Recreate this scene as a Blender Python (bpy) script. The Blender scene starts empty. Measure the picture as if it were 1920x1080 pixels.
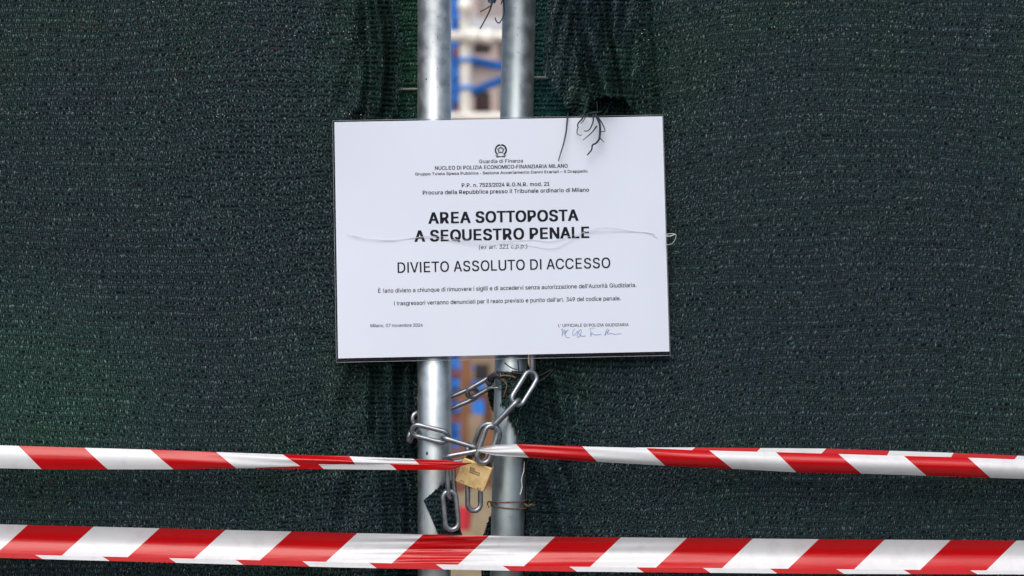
import bpy, bmesh, math, random, json
import numpy as np
from mathutils import Vector, Matrix

# ------------------------------------------------------------------ camera, world, sun, exposure
SC = bpy.context.scene
C = SC.collection
R = math.radians
CAM_D, CAM_H, FOC = 2.53, 1.45, 70.0
K = 36.0 / FOC * CAM_D / 1920.0          # metres per photo pixel in the plane y = 0

cam_d = bpy.data.cameras.new('camera')
cam = bpy.data.objects.new('camera', cam_d)
C.objects.link(cam)
cam.location = (0, -CAM_D, CAM_H)
cam.rotation_euler = (R(90), 0, 0)
cam_d.lens = FOC
cam_d.sensor_width = 36
cam_d.clip_start = 0.05
cam_d.clip_end = 500
cam_d.dof.use_dof = True
cam_d.dof.focus_distance = CAM_D
cam_d.dof.aperture_fstop = 5.2
SC.camera = cam

SUN_EL, SUN_ROT = R(48), R(190)
world = bpy.data.worlds.new('World')
SC.world = world
world.use_nodes = True
wn = world.node_tree
sky = wn.nodes.new('ShaderNodeTexSky')
sky.sky_type = 'NISHITA'
sky.sun_disc = False
sky.sun_elevation = SUN_EL
sky.sun_rotation = SUN_ROT
sky.dust_density = 3.0
sky.air_density = 1.0
bg = wn.nodes['Background']
wn.links.new(sky.outputs['Color'], bg.inputs['Color'])
bg.inputs['Strength'].default_value = 0.15
sun_d = bpy.data.lights.new('sun', 'SUN')
sun_d.energy = 1.5
sun_d.angle = R(42)
sun_d.color = (1.0, 0.965, 0.91)
sun = bpy.data.objects.new('sun', sun_d)
C.objects.link(sun)
sdir = Vector((math.sin(SUN_ROT) * math.cos(SUN_EL), math.cos(SUN_ROT) * math.cos(SUN_EL), math.sin(SUN_EL)))
sun.rotation_euler = (-sdir).to_track_quat('-Z', 'Y').to_euler()
SC.view_settings.view_transform = 'Standard'
SC.view_settings.look = 'None'
SC.view_settings.gamma = 1
SC.view_settings.use_curve_mapping = False
SC.view_settings.exposure = 0.12

rng = np.random.default_rng(11)
random.seed(5)

def P(px, py, y=0.0):
    s = K * (CAM_D + y) / CAM_D
    return Vector(((px - 960) * s, y, CAM_H - (py - 540) * s))

def PA(px, py, y):
    s = K * (CAM_D + y) / CAM_D
    return np.stack([(px - 960) * s, y + 0 * px, CAM_H - (py - 540) * s], -1)

# ------------------------------------------------------------------ helpers
def new_mat(name):
    m = bpy.data.materials.new(name)
    m.use_nodes = True
    return m, m.node_tree, m.node_tree.nodes['Principled BSDF']

def N(nt, t, **kw):
    n = nt.nodes.new(t)
    for k, v in kw.items():
        setattr(n, k, v)
    return n

def noise(nt, scale, detail=4, coord='Object', rough=.55, vec=None, stretch=None):
    tc = N(nt, 'ShaderNodeTexCoord')
    n = N(nt, 'ShaderNodeTexNoise')
    n.inputs['Scale'].default_value = scale
    n.inputs['Detail'].default_value = detail
    n.inputs['Roughness'].default_value = rough
    src = tc.outputs[coord]
    if stretch:
        mp = N(nt, 'ShaderNodeMapping')
        mp.inputs['Scale'].default_value = stretch
        nt.links.new(src, mp.inputs['Vector'])
        src = mp.outputs['Vector']
    nt.links.new(src, n.inputs['Vector'])
    return n

def ramp(nt, src, stops):
    r = N(nt, 'ShaderNodeValToRGB')
    e = r.color_ramp.elements
    while len(e) < len(stops):
        e.new(.5)
    for i, (p, c) in enumerate(stops):
        e[i].position = p
        e[i].color = (*c, 1) if len(c) == 3 else c
    nt.links.new(src, r.inputs['Fac'])
    return r

def bump(nt, b, src, strength=.3, dist=.001):
    n = N(nt, 'ShaderNodeBump')
    n.inputs['Strength'].default_value = strength
    n.inputs['Distance'].default_value = dist
    nt.links.new(src, n.inputs['Height'])
    nt.links.new(n.outputs['Normal'], b.inputs['Normal'])
    return n

def plain(name, col, rough=.6, metal=0., nscale=30, var=.25, bstr=.15, coat=0., bdist=.001):
    m, nt, b = new_mat(name)
    nz = noise(nt, nscale)
    lo = tuple(c * (1 - var) for c in col)
    hi = tuple(min(1, c * (1 + var)) for c in col)
    rp = ramp(nt, nz.outputs['Fac'], [(.3, lo), (.7, hi)])
    nt.links.new(rp.outputs['Color'], b.inputs['Base Color'])
    b.inputs['Roughness'].default_value = rough
    b.inputs['Metallic'].default_value = metal
    b.inputs['Coat Weight'].default_value = coat
    if bstr:
        bump(nt, b, nz.outputs['Fac'], bstr, bdist)
    return m

def link(name, me, mat=None, parent=None, loc=None, rot=None):
    o = bpy.data.objects.new(name, me)
    C.objects.link(o)
    if mat is not None and me is not None and not me.materials:
        me.materials.append(mat)
    if parent is not None:
        o.parent = parent
    if loc is not None:
        o.location = loc
    if rot is not None:
        o.rotation_euler = rot
    return o

def tag(o, label=None, cat=None, group=None, kind=None):
    if label: o['label'] = label
    if cat: o['category'] = cat
    if group: o['group'] = group
    if kind: o['kind'] = kind
    return o

def empty(name, loc, label, cat, group=None):
    o = bpy.data.objects.new(name, None)
    C.objects.link(o)
    o.location = loc
    o.empty_display_size = .05
    return tag(o, label, cat, group)

def mesh_np(name, V, F, smooth=False, uv=None):
    me = bpy.data.meshes.new(name)
    V = np.asarray(V, dtype=np.float32).reshape(-1, 3)
    F = np.asarray(F, dtype=np.int32)
    nf, k = F.shape
    me.vertices.add(len(V)); me.vertices.foreach_set('co', V.ravel())
    me.loops.add(nf * k); me.loops.foreach_set('vertex_index', F.ravel())
    me.polygons.add(nf)
    me.polygons.foreach_set('loop_start', np.arange(0, nf * k, k, dtype=np.int32))
    me.update(calc_edges=True)
    if uv is not None:
        l = me.uv_layers.new(name='uv')
        l.data.foreach_set('uv', np.asarray(uv, dtype=np.float32)[F.ravel()].ravel())
    me.polygons.foreach_set('use_smooth', [smooth] * nf)
    me.validate()
    return me

def grid_faces(nu, nv):
    i = np.arange(nv - 1)[:, None] * nu + np.arange(nu - 1)[None, :]
    i = i.ravel()
    return np.stack([i, i + 1, i + nu + 1, i + nu], -1)

def box_bm(bm, c, s, bev=0.):
    r = bmesh.ops.create_cube(bm, size=1, matrix=Matrix.Translation(c) @ Matrix.Diagonal((*s, 1)))
    if bev:
        es = list({e for v in r['verts'] for e in v.link_edges})
        bmesh.ops.bevel(bm, geom=es, offset=bev, segments=2, affect='EDGES', profile=.5)

def box(name, c, s, mat, parent=None, bev=0., off=None):
    bm = bmesh.new()
    box_bm(bm, Vector(c) - (Vector(off) if off is not None else Vector()), s, bev)
    me = bpy.data.meshes.new(name)
    bm.to_mesh(me); bm.free()
    return link(name, me, mat, parent)

def catmull(pts, sub=6):
    pts = [Vector(p) for p in pts]
    if len(pts) < 3:
        return pts
    out = []
    ext = [pts[0] * 2 - pts[1]] + pts + [pts[-1] * 2 - pts[-2]]
    for i in range(1, len(ext) - 2):
        a, b, c, d = ext[i - 1:i + 3]
        for j in range(sub):
            t = j / sub
            out.append(.5 * ((2 * b) + (-a + c) * t + (2 * a - 5 * b + 4 * c - d) * t * t + (-a + 3 * b - 3 * c + d) * t ** 3))
    out.append(pts[-1])
    return out

def tube_me(name, pts, r, seg=10, closed=False, taper=None):
    pts = [Vector(p) for p in pts]
    n = len(pts)
    V = []
    up = None
    for i, p in enumerate(pts):
        if closed:
            t = (pts[(i + 1) % n] - pts[i - 1]).normalized()
        else:
            t = (pts[min(i + 1, n - 1)] - pts[max(i - 1, 0)]).normalized()
        if up is None:
            up = t.orthogonal().normalized()
        up = (up - t * up.dot(t)).normalized()
        sd = t.cross(up)
        rr = r if taper is None else r * (1 + (taper - 1) * i / (n - 1))
        for k in range(seg):
            a = 2 * math.pi * k / seg
            V.append(p + (up * math.cos(a) + sd * math.sin(a)) * rr)
    me = bpy.data.meshes.new(name)
    F = []
    for i in range(n if closed else n - 1):
        j = (i + 1) % n
        for k in range(seg):
            l = (k + 1) % seg
            F.append((i * seg + k, i * seg + l, j * seg + l, j * seg + k))
    if not closed:
        F.append(tuple(range(seg))[::-1])
        F.append(tuple((n - 1) * seg + k for k in range(seg)))
    me.from_pydata([tuple(v) for v in V], [], F)
    me.polygons.foreach_set('use_smooth', [len(f) == 4 for f in F])
    me.update()
    return me

def tube(name, pts, r, mat, parent=None, seg=10, closed=False, taper=None):
    return link(name, tube_me(name, pts, r, seg, closed, taper), mat, parent)

def sines(seed, n, f0, f1):
    g = np.random.default_rng(seed)
    a = g.uniform(0, 2 * math.pi, n); f = np.exp(g.uniform(math.log(f0), math.log(f1), n)); ph = g.uniform(0, 6.28, n)
    def fn(x, y, sx=1., sy=1.):
        s = 0
        for i in range(n):
            s = s + np.sin((x * sx * np.cos(a[i]) + y * sy * np.sin(a[i])) * f[i] + ph[i])
        return s / math.sqrt(n)
    return fn

def sstep(a, b, x):
    t = np.clip((x - a) / (b - a), 0, 1)
    return t * t * (3 - 2 * t)

# ------------------------------------------------------------------ materials
def galv(name, base, rough, metal=.9, scale=60, stains=True):
    m, nt, b = new_mat(name)
    n1 = noise(nt, scale, 5)
    n2 = noise(nt, 9, 5, stretch=(1, 1, .25))
    n3 = noise(nt, 420, 3)
    mx = N(nt, 'ShaderNodeMath', operation='ADD')
    nt.links.new(n1.outputs['Fac'], mx.inputs[0]); nt.links.new(n2.outputs['Fac'], mx.inputs[1])
    hv = N(nt, 'ShaderNodeMath', operation='MULTIPLY'); hv.inputs[1].default_value = .5
    nt.links.new(mx.outputs[0], hv.inputs[0])
    rp = ramp(nt, hv.outputs[0], [(.34, tuple(c * .74 for c in base)), (.5, base), (.66, tuple(min(1, c * 1.12) for c in base))])
    nt.links.new(rp.outputs['Color'], b.inputs['Base Color'])
    rr = ramp(nt, n1.outputs['Fac'], [(.3, (rough * .8,) * 3), (.75, (min(1, rough * 1.35),) * 3)])
    nt.links.new(rr.outputs['Color'], b.inputs['Roughness'])
    b.inputs['Metallic'].default_value = metal
    if stains:
        sp = ramp(nt, n3.outputs['Fac'], [(.27, (0, 0, 0)), (.31, (1, 1, 1))])
        mm = N(nt, 'ShaderNodeMixRGB', blend_type='MULTIPLY'); mm.inputs[0].default_value = .5
        nt.links.new(rp.outputs['Color'], mm.inputs[1]); nt.links.new(sp.outputs['Color'], mm.inputs[2])
        nt.links.new(mm.outputs[0], b.inputs['Base Color'])
    bump(nt, b, hv.outputs[0], .12, .0006)
    return m

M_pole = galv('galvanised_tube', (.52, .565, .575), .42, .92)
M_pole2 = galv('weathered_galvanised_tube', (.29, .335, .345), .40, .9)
M_chain = galv('zinc_chain', (.30, .32, .345), .34, .95, 120, False)
M_wire = galv('mesh_wire', (.36, .40, .38), .5, .2, 90)
M_rust = plain('rusty_wire', (.16, .085, .05), .75, .3, 180, .5)
M_dark = plain('dark_hole', (.02, .018, .016), .8)
M_thread = plain('net_yarn', (.007, .024, .026), .5, 0, 300, .4)
M_black = plain('black_yarn', (.012, .013, .016), .55, 0, 300, .4)
M_blue_t = plain('blue_twine', (.02, .07, .13), .6, 0, 400, .4)
M_string = plain('clear_string', (.56, .57, .63), .35, 0, 300, .2)

def light_leak(nt, col_socket):
    # green light from behind the net, painted into its colour at lower left
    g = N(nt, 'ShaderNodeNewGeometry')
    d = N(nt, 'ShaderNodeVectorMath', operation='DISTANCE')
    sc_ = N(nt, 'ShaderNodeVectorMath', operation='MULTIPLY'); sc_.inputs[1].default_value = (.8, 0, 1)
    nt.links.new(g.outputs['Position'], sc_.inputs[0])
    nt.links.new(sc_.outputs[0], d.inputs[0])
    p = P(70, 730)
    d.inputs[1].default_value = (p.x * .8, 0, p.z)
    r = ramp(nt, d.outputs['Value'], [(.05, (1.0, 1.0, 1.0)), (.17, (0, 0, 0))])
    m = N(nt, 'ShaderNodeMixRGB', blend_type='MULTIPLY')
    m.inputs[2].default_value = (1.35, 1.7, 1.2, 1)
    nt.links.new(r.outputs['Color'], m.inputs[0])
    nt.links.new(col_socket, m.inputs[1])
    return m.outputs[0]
def net_sheet_mat(name, dark, light, pore, gcol):
    m, nt, b = new_mat(name)
    uvn = N(nt, 'ShaderNodeUVMap'); uvn.uv_map = 'uv'
    wv = N(nt, 'ShaderNodeTexWave', wave_type='BANDS', bands_direction='Y')
    wv.inputs['Scale'].default_value = 2 * math.pi / 20 / 9.4
    wv.inputs['Distortion'].default_value = .55
    wv.inputs['Detail'].default_value = 2
    wv.inputs['Detail Scale'].default_value = 1.5
    nt.links.new(uvn.outputs['UV'], wv.inputs['Vector'])
    vo = N(nt, 'ShaderNodeTexVoronoi')
    vo.inputs['Scale'].default_value = .155
    nt.links.new(uvn.outputs['UV'], vo.inputs['Vector'])
    n1 = noise(nt, 260, 3, stretch=(1, 1, .5))
    n2 = noise(nt, 2.3, 3)
    c1 = ramp(nt, n1.outputs['Fac'], [(.35, dark), (.7, light)])
    c2 = ramp(nt, n2.outputs['Fac'], [(.36, (1.02, .94, 1.02)), (.52, (1, 1, 1)), (.62, gcol)])
    mm = N(nt, 'ShaderNodeMixRGB', blend_type='MULTIPLY'); mm.inputs[0].default_value = 1
    nt.links.new(c1.outputs['Color'], mm.inputs[1]); nt.links.new(c2.outputs['Color'], mm.inputs[2])
    # open rows between the knitted bars hold less yarn
    rw = ramp(nt, wv.outputs['Fac'], [(.2, (.30, .30, .30)), (.7, (1.2, 1.2, 1.2))])
    m3 = N(nt, 'ShaderNodeMixRGB', blend_type='MULTIPLY'); m3.inputs[0].default_value = 1
    nt.links.new(mm.outputs[0], m3.inputs[1]); nt.links.new(rw.outputs['Color'], m3.inputs[2])
    nt.links.new(light_leak(nt, m3.outputs[0]), b.inputs['Base Color'])
    b.inputs['Roughness'].default_value = .7
    b.inputs['Specular IOR Level'].default_value = .12
    ad = N(nt, 'ShaderNodeMath', operation='MULTIPLY')
    nt.links.new(wv.outputs['Fac'], ad.inputs[0]); nt.links.new(vo.outputs['Distance'], ad.inputs[1])
    bump(nt, b, ad.outputs[0], .8, .003)
    # open pores of the knit: the site behind shows through
    pr = ramp(nt, vo.outputs['Distance'], [(.0, (1, 1, 1)), (pore, (1, 1, 1)), (pore + .03, (0, 0, 0))])
    tr = N(nt, 'ShaderNodeBsdfTransparent')
    mix = N(nt, 'ShaderNodeMixShader')
    nt.links.new(pr.outputs['Color'], mix.inputs['Fac'])
    nt.links.new(b.outputs['BSDF'], mix.inputs[1]); nt.links.new(tr.outputs['BSDF'], mix.inputs[2])
    out = nt.nodes['Material Output']
    nt.links.new(mix.outputs[0], out.inputs['Surface'])
    return m

def stitch_mat(name, cols, gcol, rough=.42):
    m, nt, b = new_mat(name)
    geo = N(nt, 'ShaderNodeNewGeometry')
    rp = ramp(nt, geo.outputs['Random Per Island'], cols)
    n2 = noise(nt, 2.3, 3)
    c2 = ramp(nt, n2.outputs['Fac'], [(.36, (1.04, .95, 1.02)), (.52, (1, 1, 1)), (.62, gcol)])
    mm = N(nt, 'ShaderNodeMixRGB', blend_type='MULTIPLY'); mm.inputs[0].default_value = 1
    nt.links.new(rp.outputs['Color'], mm.inputs[1]); nt.links.new(c2.outputs['Color'], mm.inputs[2])
    nt.links.new(light_leak(nt, mm.outputs[0]), b.inputs['Base Color'])
    b.inputs['Roughness'].default_value = rough
    b.inputs['Specular IOR Level'].default_value = .3
    return m

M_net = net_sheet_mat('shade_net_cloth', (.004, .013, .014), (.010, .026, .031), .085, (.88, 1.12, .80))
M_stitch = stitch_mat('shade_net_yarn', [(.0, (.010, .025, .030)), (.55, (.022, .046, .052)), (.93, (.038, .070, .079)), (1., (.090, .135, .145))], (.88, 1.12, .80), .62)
M_net3 = net_sheet_mat('teal_net_cloth', (.005, .045, .038), (.018, .11, .10), .06, (.8, .9, 1.3))
M_net2 = net_sheet_mat('back_net_cloth', (.004, .028, .022), (.014, .075, .058), .05, (.9, 1.1, .8))
M_stitch3 = stitch_mat('teal_net_yarn', [(.0, (.006, .045, .04)), (.6, (.025, .12, .115)), (1., (.10, .26, .24))], (.8, .9, 1.3))
M_stitch2 = stitch_mat('back_net_yarn', [(.0, (.006, .035, .028)), (.6, (.022, .09, .075)), (1., (.09, .20, .16))], (1., 1.1, .8))

# ------------------------------------------------------------------ ground and site behind the gate
M_asph = plain('asphalt', (.055, .055, .056), .85, 0, 40, .3, .5, 0, .004)
M_dirt = plain('dry_site_soil', (.34, .26, .17), .95, 0, 3.0, .35, .6, 0, .03)
def slab(name, x0, x1, y0, y1, z0, z1, mat, label):
    o = box(name, ((x0 + x1) / 2, (y0 + y1) / 2, (z0 + z1) / 2), (x1 - x0, y1 - y0, z1 - z0), mat)
    o['kind'] = 'structure'; o['label'] = label
    return o
slab('road', -60, 60, -60, -1.2, -.3, -.004, M_asph, 'dark asphalt road in front of the fence')
M_pave = plain('pavement_concrete', (.30, .29, .28), .9, 0, 12, .15, .3, 0, .003)
slab('pavement', -60, 60, -1.2, .25, -.3, .12, M_pave, 'concrete pavement under the gates')
slab('ground', -60, 60, .25, 80, -.3, .02, M_dirt, 'beige dirt ground of the building site')

M_conc = plain('pale_render', (.33, .29, .28), .85, 0, 2.0, .08, .2)
M_slabm = plain('grey_slab', (.58, .60, .66), .8, 0, 3, .08, .2)
M_cream = plain('cream_tube', (.93, .91, .84), .45, 0, 5, .04, 0)
M_bluep = plain('blue_paint', (.02, .19, .66), .4, 0, 5, .15, 0)
M_frame = plain('window_frame', (.50, .40, .38), .6)
M_glass, ntg, bg_ = new_mat('dark_glass')
bg_.inputs['Base Color'].default_value = (.035, .02, .02, 1); bg_.inputs['Roughness'].default_value = .12
M_wood = plain('brown_timber', (.20, .09, .04), .8, 0, 6, .3, .2)
M_tan = plain('tan_timber', (.27, .20, .14), .8, 0, 6, .2, .2)
M_brick = plain('red_brick', (.20, .07, .045), .9, 0, 8, .3, .2)

YB = 11.0      # building facade
def at(px, py, y):
    return P(px, py, y)
b_root = empty('building', (0, YB, .02), 'pale rendered building with dark windows behind the blue scaffold', 'building')
def bpart(name, px0, py0, px1, py1, y0, y1, mat, z=None, par=b_root):
    a = at(px0, py0, y0); c = at(px1, py1, y0)
    zc0, zc1 = sorted((a.z, c.z)) if z is None else z
    return box(name, ((a.x + c.x) / 2, (y0 + y1) / 2, (zc0 + zc1) / 2), (abs(c.x - a.x), abs(y1 - y0), abs(zc1 - zc0)), mat, par, off=par.location if par else None)
wall = box('wall', (0, YB + .35, 3.6), (16, .3, 7.2), M_conc, b_root, off=b_root.location)
s12 = K * (CAM_D + YB) / CAM_D
# floor slabs (proud bands) and windows in a regular facade grid; the grid is phased to the visible strip
band = bpart('floor_band', 0, 34, 10, 57, YB, YB, M_slabm)
bpy.data.objects.remove(band)
for zc in (at(0, 45, YB).z, at(0, 45, YB).z + 2.9):
    box('floor_band', (0, YB + .12, zc), (16, .16, .09), M_slabm, b_root, off=b_root.location)
def window(cx, cz, w, h):
    f = bmesh.new()
    t = .05
    for c, s in (((cx - w / 2 - t / 2, YB + .17, cz), (t, .07, h + 2 * t)), ((cx + w / 2 + t / 2, YB + .17, cz), (t, .07, h + 2 * t)),
                 ((cx, YB + .17, cz + h / 2 + t / 2), (w, .07, t)), ((cx, YB + .17, cz - h / 2 - t / 2), (w, .07, t))):
        box_bm(f, Vector(c) - b_root.location, s)
    me = bpy.data.meshes.new('window'); f.to_mesh(me); f.free()
    wo = link('window', me, M_frame, b_root)
    bm = bmesh.new(); box_bm(bm, Vector((cx, YB + .178, cz)) - b_root.location, (w, .03, h))
    me = bpy.data.meshes.new('pane'); bm.to_mesh(me); bm.free()
    link('pane', me, M_glass, wo)
wx = at(904, 0, YB).x
for dx in range(-6, 7):
    for (py0, py1, wpx) in ((168, 214, 31), (77, 97, 32), (-12, 26, 28), (684, 716, 26)):
        a = at(0, py0, YB).z; c = at(0, py1, YB).z
        wxx = wx + dx * 1.05 + (-.13 if py0 == -12 else 0)
        window(wxx, (a + c) / 2, wpx * s12, a - c)
brk = box('plinth', (0, YB + .05, .55), (16, .28, 1.06), M_tan, b_root, off=b_root.location)

# scaffold
YS = 9.0
sc = empty('scaffold', (0, YS, .02), 'cream and blue tube scaffold standing in front of the pale building', 'scaffold')
def sbar(name, a, c, r, mat):
    o = tube(name, [Vector(a) - sc.location, Vector(c) - sc.location], r, mat, sc, seg=8)
    return o
kS = K * (CAM_D + YS) / CAM_D
xp = at(873, 0, YS).x
for i in range(-3, 4):
    x = xp + i * 1.8
    sbar('post', (x, YS, .02), (x, YS, 1.0), .034, M_tan)
    sbar('post', (x, YS, 1.0), (x, YS, 6.0), .036, M_cream)
    sbar('blue_post', (x - .075, YS + .35, .02), (x - .075, YS + .35, 6.0), .030, M_bluep)
    for py in (113, 165, 760, 690, 820):
        z = at(0, py, YS).z
        box('node_ring', (x, YS, z), (.10, .10, .022), M_bluep if py < 200 else M_bluep, sc, off=sc.location)
for i in range(-3, 3):
    x = xp + i * 1.8
    z = at(0, 70, YS).z
    for zz in (z, z + 2.0):
        sbar('ledger', (x, YS - .05, zz), (x + 1.8, YS - .05, zz), .030, M_cream)
    zz = at(0, 221, YS).z
    sbar('ledger', (x, YS - .05, zz), (x + 1.8, YS - .05, zz), .028, M_cream)
    z0 = at(0, 118, YS).z
    # blue braces
    sbar('brace', (x, YS + .08, z0 + .03), (x + 1.8, YS + .08, z0 - .33), .026, M_bluep)
    sbar('brace', (x, YS + .12, z0 - .17), (x + 1.8, YS + .12, z0 + .55), .026, M_bluep)
M_redb = plain('red_primer', (.22, .06, .05), .6)
for i in range(-3, 4):
    x = xp + i * 1.8
    for py, m_ in ((684, M_bluep), (703, M_redb), (722, M_bluep), (748, M_redb), (768, M_bluep), (790, M_redb), (806, M_bluep), (838, M_bluep), (20, M_bluep), (88, M_redb), (128, M_bluep), (176, M_bluep), (196, M_redb)):
        z = at(0, py, YS).z
        box('coupler', (x - .05 + .012 * math.sin(py), YS + .28, z), (.062, .06, .045), m_, sc, off=sc.location)
    for py in (14, 70, 72):
        p = Vector((x + (.0 if py == 14 else .05 if py == 70 else .13), YS - .09, at(0, py, YS).z)) - sc.location
        bm = bmesh.new(); bmesh.ops.create_uvsphere(bm, u_segments=14, v_segments=8, radius=.044, matrix=Matrix.Translation(p))
        me = bpy.data.meshes.new('coupler'); bm.to_mesh(me); bm.free()
        link('coupler', me, M_cream, sc)
for (px0, py0, px1, py1, m_, y) in ((890, 683, 917, 714, M_dark, 8.6), (884, 714, 908, 731, M_bluep, 8.5), (886, 750, 908, 776, M_bluep, 8.4), (893, 798, 912, 812, M_bluep, 8.4), (905, 735, 925, 850, M_wood, 8.8), (884, 732, 904, 749, M_redb, 8.7)):
    a = at(px0, py0, y); c = at(px1, py1, y)
    for dx in (-1.8, 0, 1.8):
        box('mounting_plate', ((a.x + c.x) / 2 + dx, y, (a.z + c.z) / 2), (c.x - a.x, .05, a.z - c.z), m_, sc, off=sc.location)
# timber props stacked upright and crates near the ground
for k, (px0, px1, py0, mat, lab) in enumerate(((864, 884, 672, M_wood, 'dark brown upright plank leaning by the scaffold foot'), (878, 906, 780, M_tan, 'pale tan upright board leaning by the scaffold foot'), (898, 930, 800, M_wood, 'short brown board beside the pale tan one'))):
    y = YS - .6 - .1 * k
    a = at(px0, py0, y); c = at(px1, 0, y)
    o = box('plank', ((a.x + c.x) / 2, y, (a.z + .02) / 2), (c.x - a.x, .04, a.z - .02), mat)
    tag(o, lab, 'plank')
o = box('brick_pallet', (at(888, 0, 8).x - .21, 8.0, .30), (.42, .4, .58), M_brick, bev=.01)
tag(o, 'low red brick stack near the scaffold foot', 'brick stack')
M_redp = plain('red_plastic', (.55, .03, .05), .4)
bm = bmesh.new()
bmesh.ops.create_cone(bm, cap_ends=True, segments=24, radius1=.035, radius2=.045, depth=.10, matrix=Matrix.Translation((at(867, 0, 6.2).x, 6.2, at(0, 972, 6.2).z)))
me = bpy.data.meshes.new('bucket'); bm.to_mesh(me); bm.free()
tag(link('bucket', me, M_redp), 'small red bucket on the dirt ground behind the gates', 'bucket')

M_sand = plain('sand', (.24, .19, .115), .95, 0, 30, .2, .3)
gx = np.linspace(-.9, .9, 40)
U, V_ = np.meshgrid(gx, gx)
hh = .50 * np.clip(1 - np.hypot(U, V_) / .8, 0, 1) ** .8 * (1 + .06 * sines(5, 6, 3, 14)(U, V_)) + .01
o = link('sand_heap', mesh_np('sand_heap', np.stack([U, V_, hh], -1), grid_faces(40, 40), True), M_sand, None, (at(905, 0, 6.9).x, 6.9, .02))
tag(o, 'low heap of tan sand on the dirt ground behind the gates', 'sand heap')
# hedge rows and a maroon board close behind the netting
def hedge(x0, x1, label, seed):
    g = np.random.default_rng(seed)
    n = 7000
    c = np.stack([g.uniform(x0, x1, n), .9 + g.uniform(-.22, .22, n), g.uniform(.05, 1.42, n)], -1)
    c[:, 2] += .25 * np.sin(c[:, 0] * 5) * (c[:, 2] > 1.1)
    a = g.normal(size=(n, 3)); a /= np.linalg.norm(a, axis=1)[:, None]
    b = np.cross(a, g.normal(size=(n, 3))); b /= np.linalg.norm(b, axis=1)[:, None]
    s = g.uniform(.012, .028, n)[:, None]
    V = np.stack([c - a * s, c + b * s * .5, c + a * s, c - b * s * .5], 1).reshape(-1, 3)
    F = np.arange(n * 4).reshape(-1, 4)
    m = plain('hedge_leaf_%d' % seed, (.06, .11, .03), .5, 0, 20, .5, 0)
    root = empty('hedge', ((x0 + x1) / 2, .9, .02), label, 'hedge')
    me = mesh_np('foliage', V - np.array(root.location)[None], F)
    o = link('foliage', me, m, root); o['kind'] = 'stuff'
    for i in range(8):
        xx = x0 + (i + .5) * (x1 - x0) / 8
        tube('stem', [Vector((xx, .9, .0)) - root.location, Vector((xx + .05, .92, .6)) - root.location, Vector((xx - .03, .88, 1.25)) - root.location], .012, M_wood, root, seg=6, taper=.5)
hedge(-2.3, -.32, 'leafy green hedge behind the left netting', 3)
hedge(.34, 2.3, 'leafy green hedge behind the right netting', 4)
M_maroon = plain('maroon_board', (.65, .07, .14), .5, 0, 4, .3, 0)
M_teal = plain('teal_paint', (.05, .5, .4), .5)
br = empty('site_board', P(330, 115, .35), 'maroon board dimly seen through the netting at upper left', 'board')
lo = br.location
box('panel', P(330, 115, .35), (.30, .02, .13), M_maroon, br, off=lo)
for (px, py, w, h) in ((190, 112, 42, 34), (255, 98, 50, 5), (300, 130, 40, 8)):
    p = P(px, py, .338)
    box('panel_patch', p, (w * K, .004, h * K), M_teal, br, off=lo)

# ------------------------------------------------------------------ gate leaves
def gate(sign, top_x, slope, label, M_pole):
    root = empty('gate_leaf', (0, .024, .12), label, 'gate', 'mesh gate leaves meeting at the chained gap')
    L = root.location
    yp = .024
    sc_ = K * (CAM_D + yp) / CAM_D
    def ax(z):
        py = 540 - (z - CAM_H) / sc_
        return (top_x - 960 + slope * py) * sc_
    zt, zb = 2.02, .13
    R_ = .0213
    outer = sign * 1.75
    o = tube('frame_tube', [Vector((ax(zb), yp, zb)) - L, Vector((ax(zt), yp, zt)) - L], R_, M_pole, root, seg=48)
    tube('frame_tube', [Vector((outer, yp, zb)) - L, Vector((outer, yp, zt)) - L], R_, M_pole, root, seg=24)
    for z in (zb + .12, zt - .03):
        tube('frame_rail', [Vector((ax(z) + sign * .02, yp, z)) - L, Vector((outer, yp, z)) - L], .016, M_pole, root, seg=20)
    # welded wires: one mesh each way, shared
    vm = tube_me('wire', [(0, 0, 0), (0, 0, zt - zb - .18)], .0018, 6)
    vm.materials.append(M_wire)
    n = 0
    x0 = ax(1.4) + sign * (.0235)
    while abs(x0 + sign * .1 * n) < 1.72:
        w = link('wire', vm, None, root, Vector((x0 + sign * .1 * n, .0465, zb + .14)) - L)
        if n == 0:
            w.rotation_euler = (0, R(-.25 if sign > 0 else .1), 0)
        n += 1
    ln = abs(outer - x0) + .01
    hm = tube_me('wire', [(0, 0, 0), (sign * ln, 0, 0)], .0016, 6)
    hm.materials.append(M_wire)
    py0 = 167 if sign < 0 else 145
    zz = P(0, py0, .05).z
    k = -2
    while zz - .2 * k > .3:
        link('wire', hm, None, root, Vector((x0 - sign * .03, .0500, zz - .2 * k)) - L, (0, 0, 0))
        k += 1
    # small rivet plug on the tube
    return root
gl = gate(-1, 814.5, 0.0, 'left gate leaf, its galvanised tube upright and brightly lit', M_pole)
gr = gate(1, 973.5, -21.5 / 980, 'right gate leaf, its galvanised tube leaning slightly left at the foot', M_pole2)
for (px, py, r) in ((801, 850, .0022), (818, 88, .0012), (799, 148, .001)):
    p = P(px, py, .0046)
    bm = bmesh.new(); bmesh.ops.create_uvsphere(bm, u_segments=10, v_segments=6, radius=r, matrix=Matrix.Translation(p - gl.location) @ Matrix.Diagonal((.8, .4, 1.1, 1)))
    me = bpy.data.meshes.new('rivet_hole'); bm.to_mesh(me); bm.free()
    link('rivet_hole', me, M_dark, gl)

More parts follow.
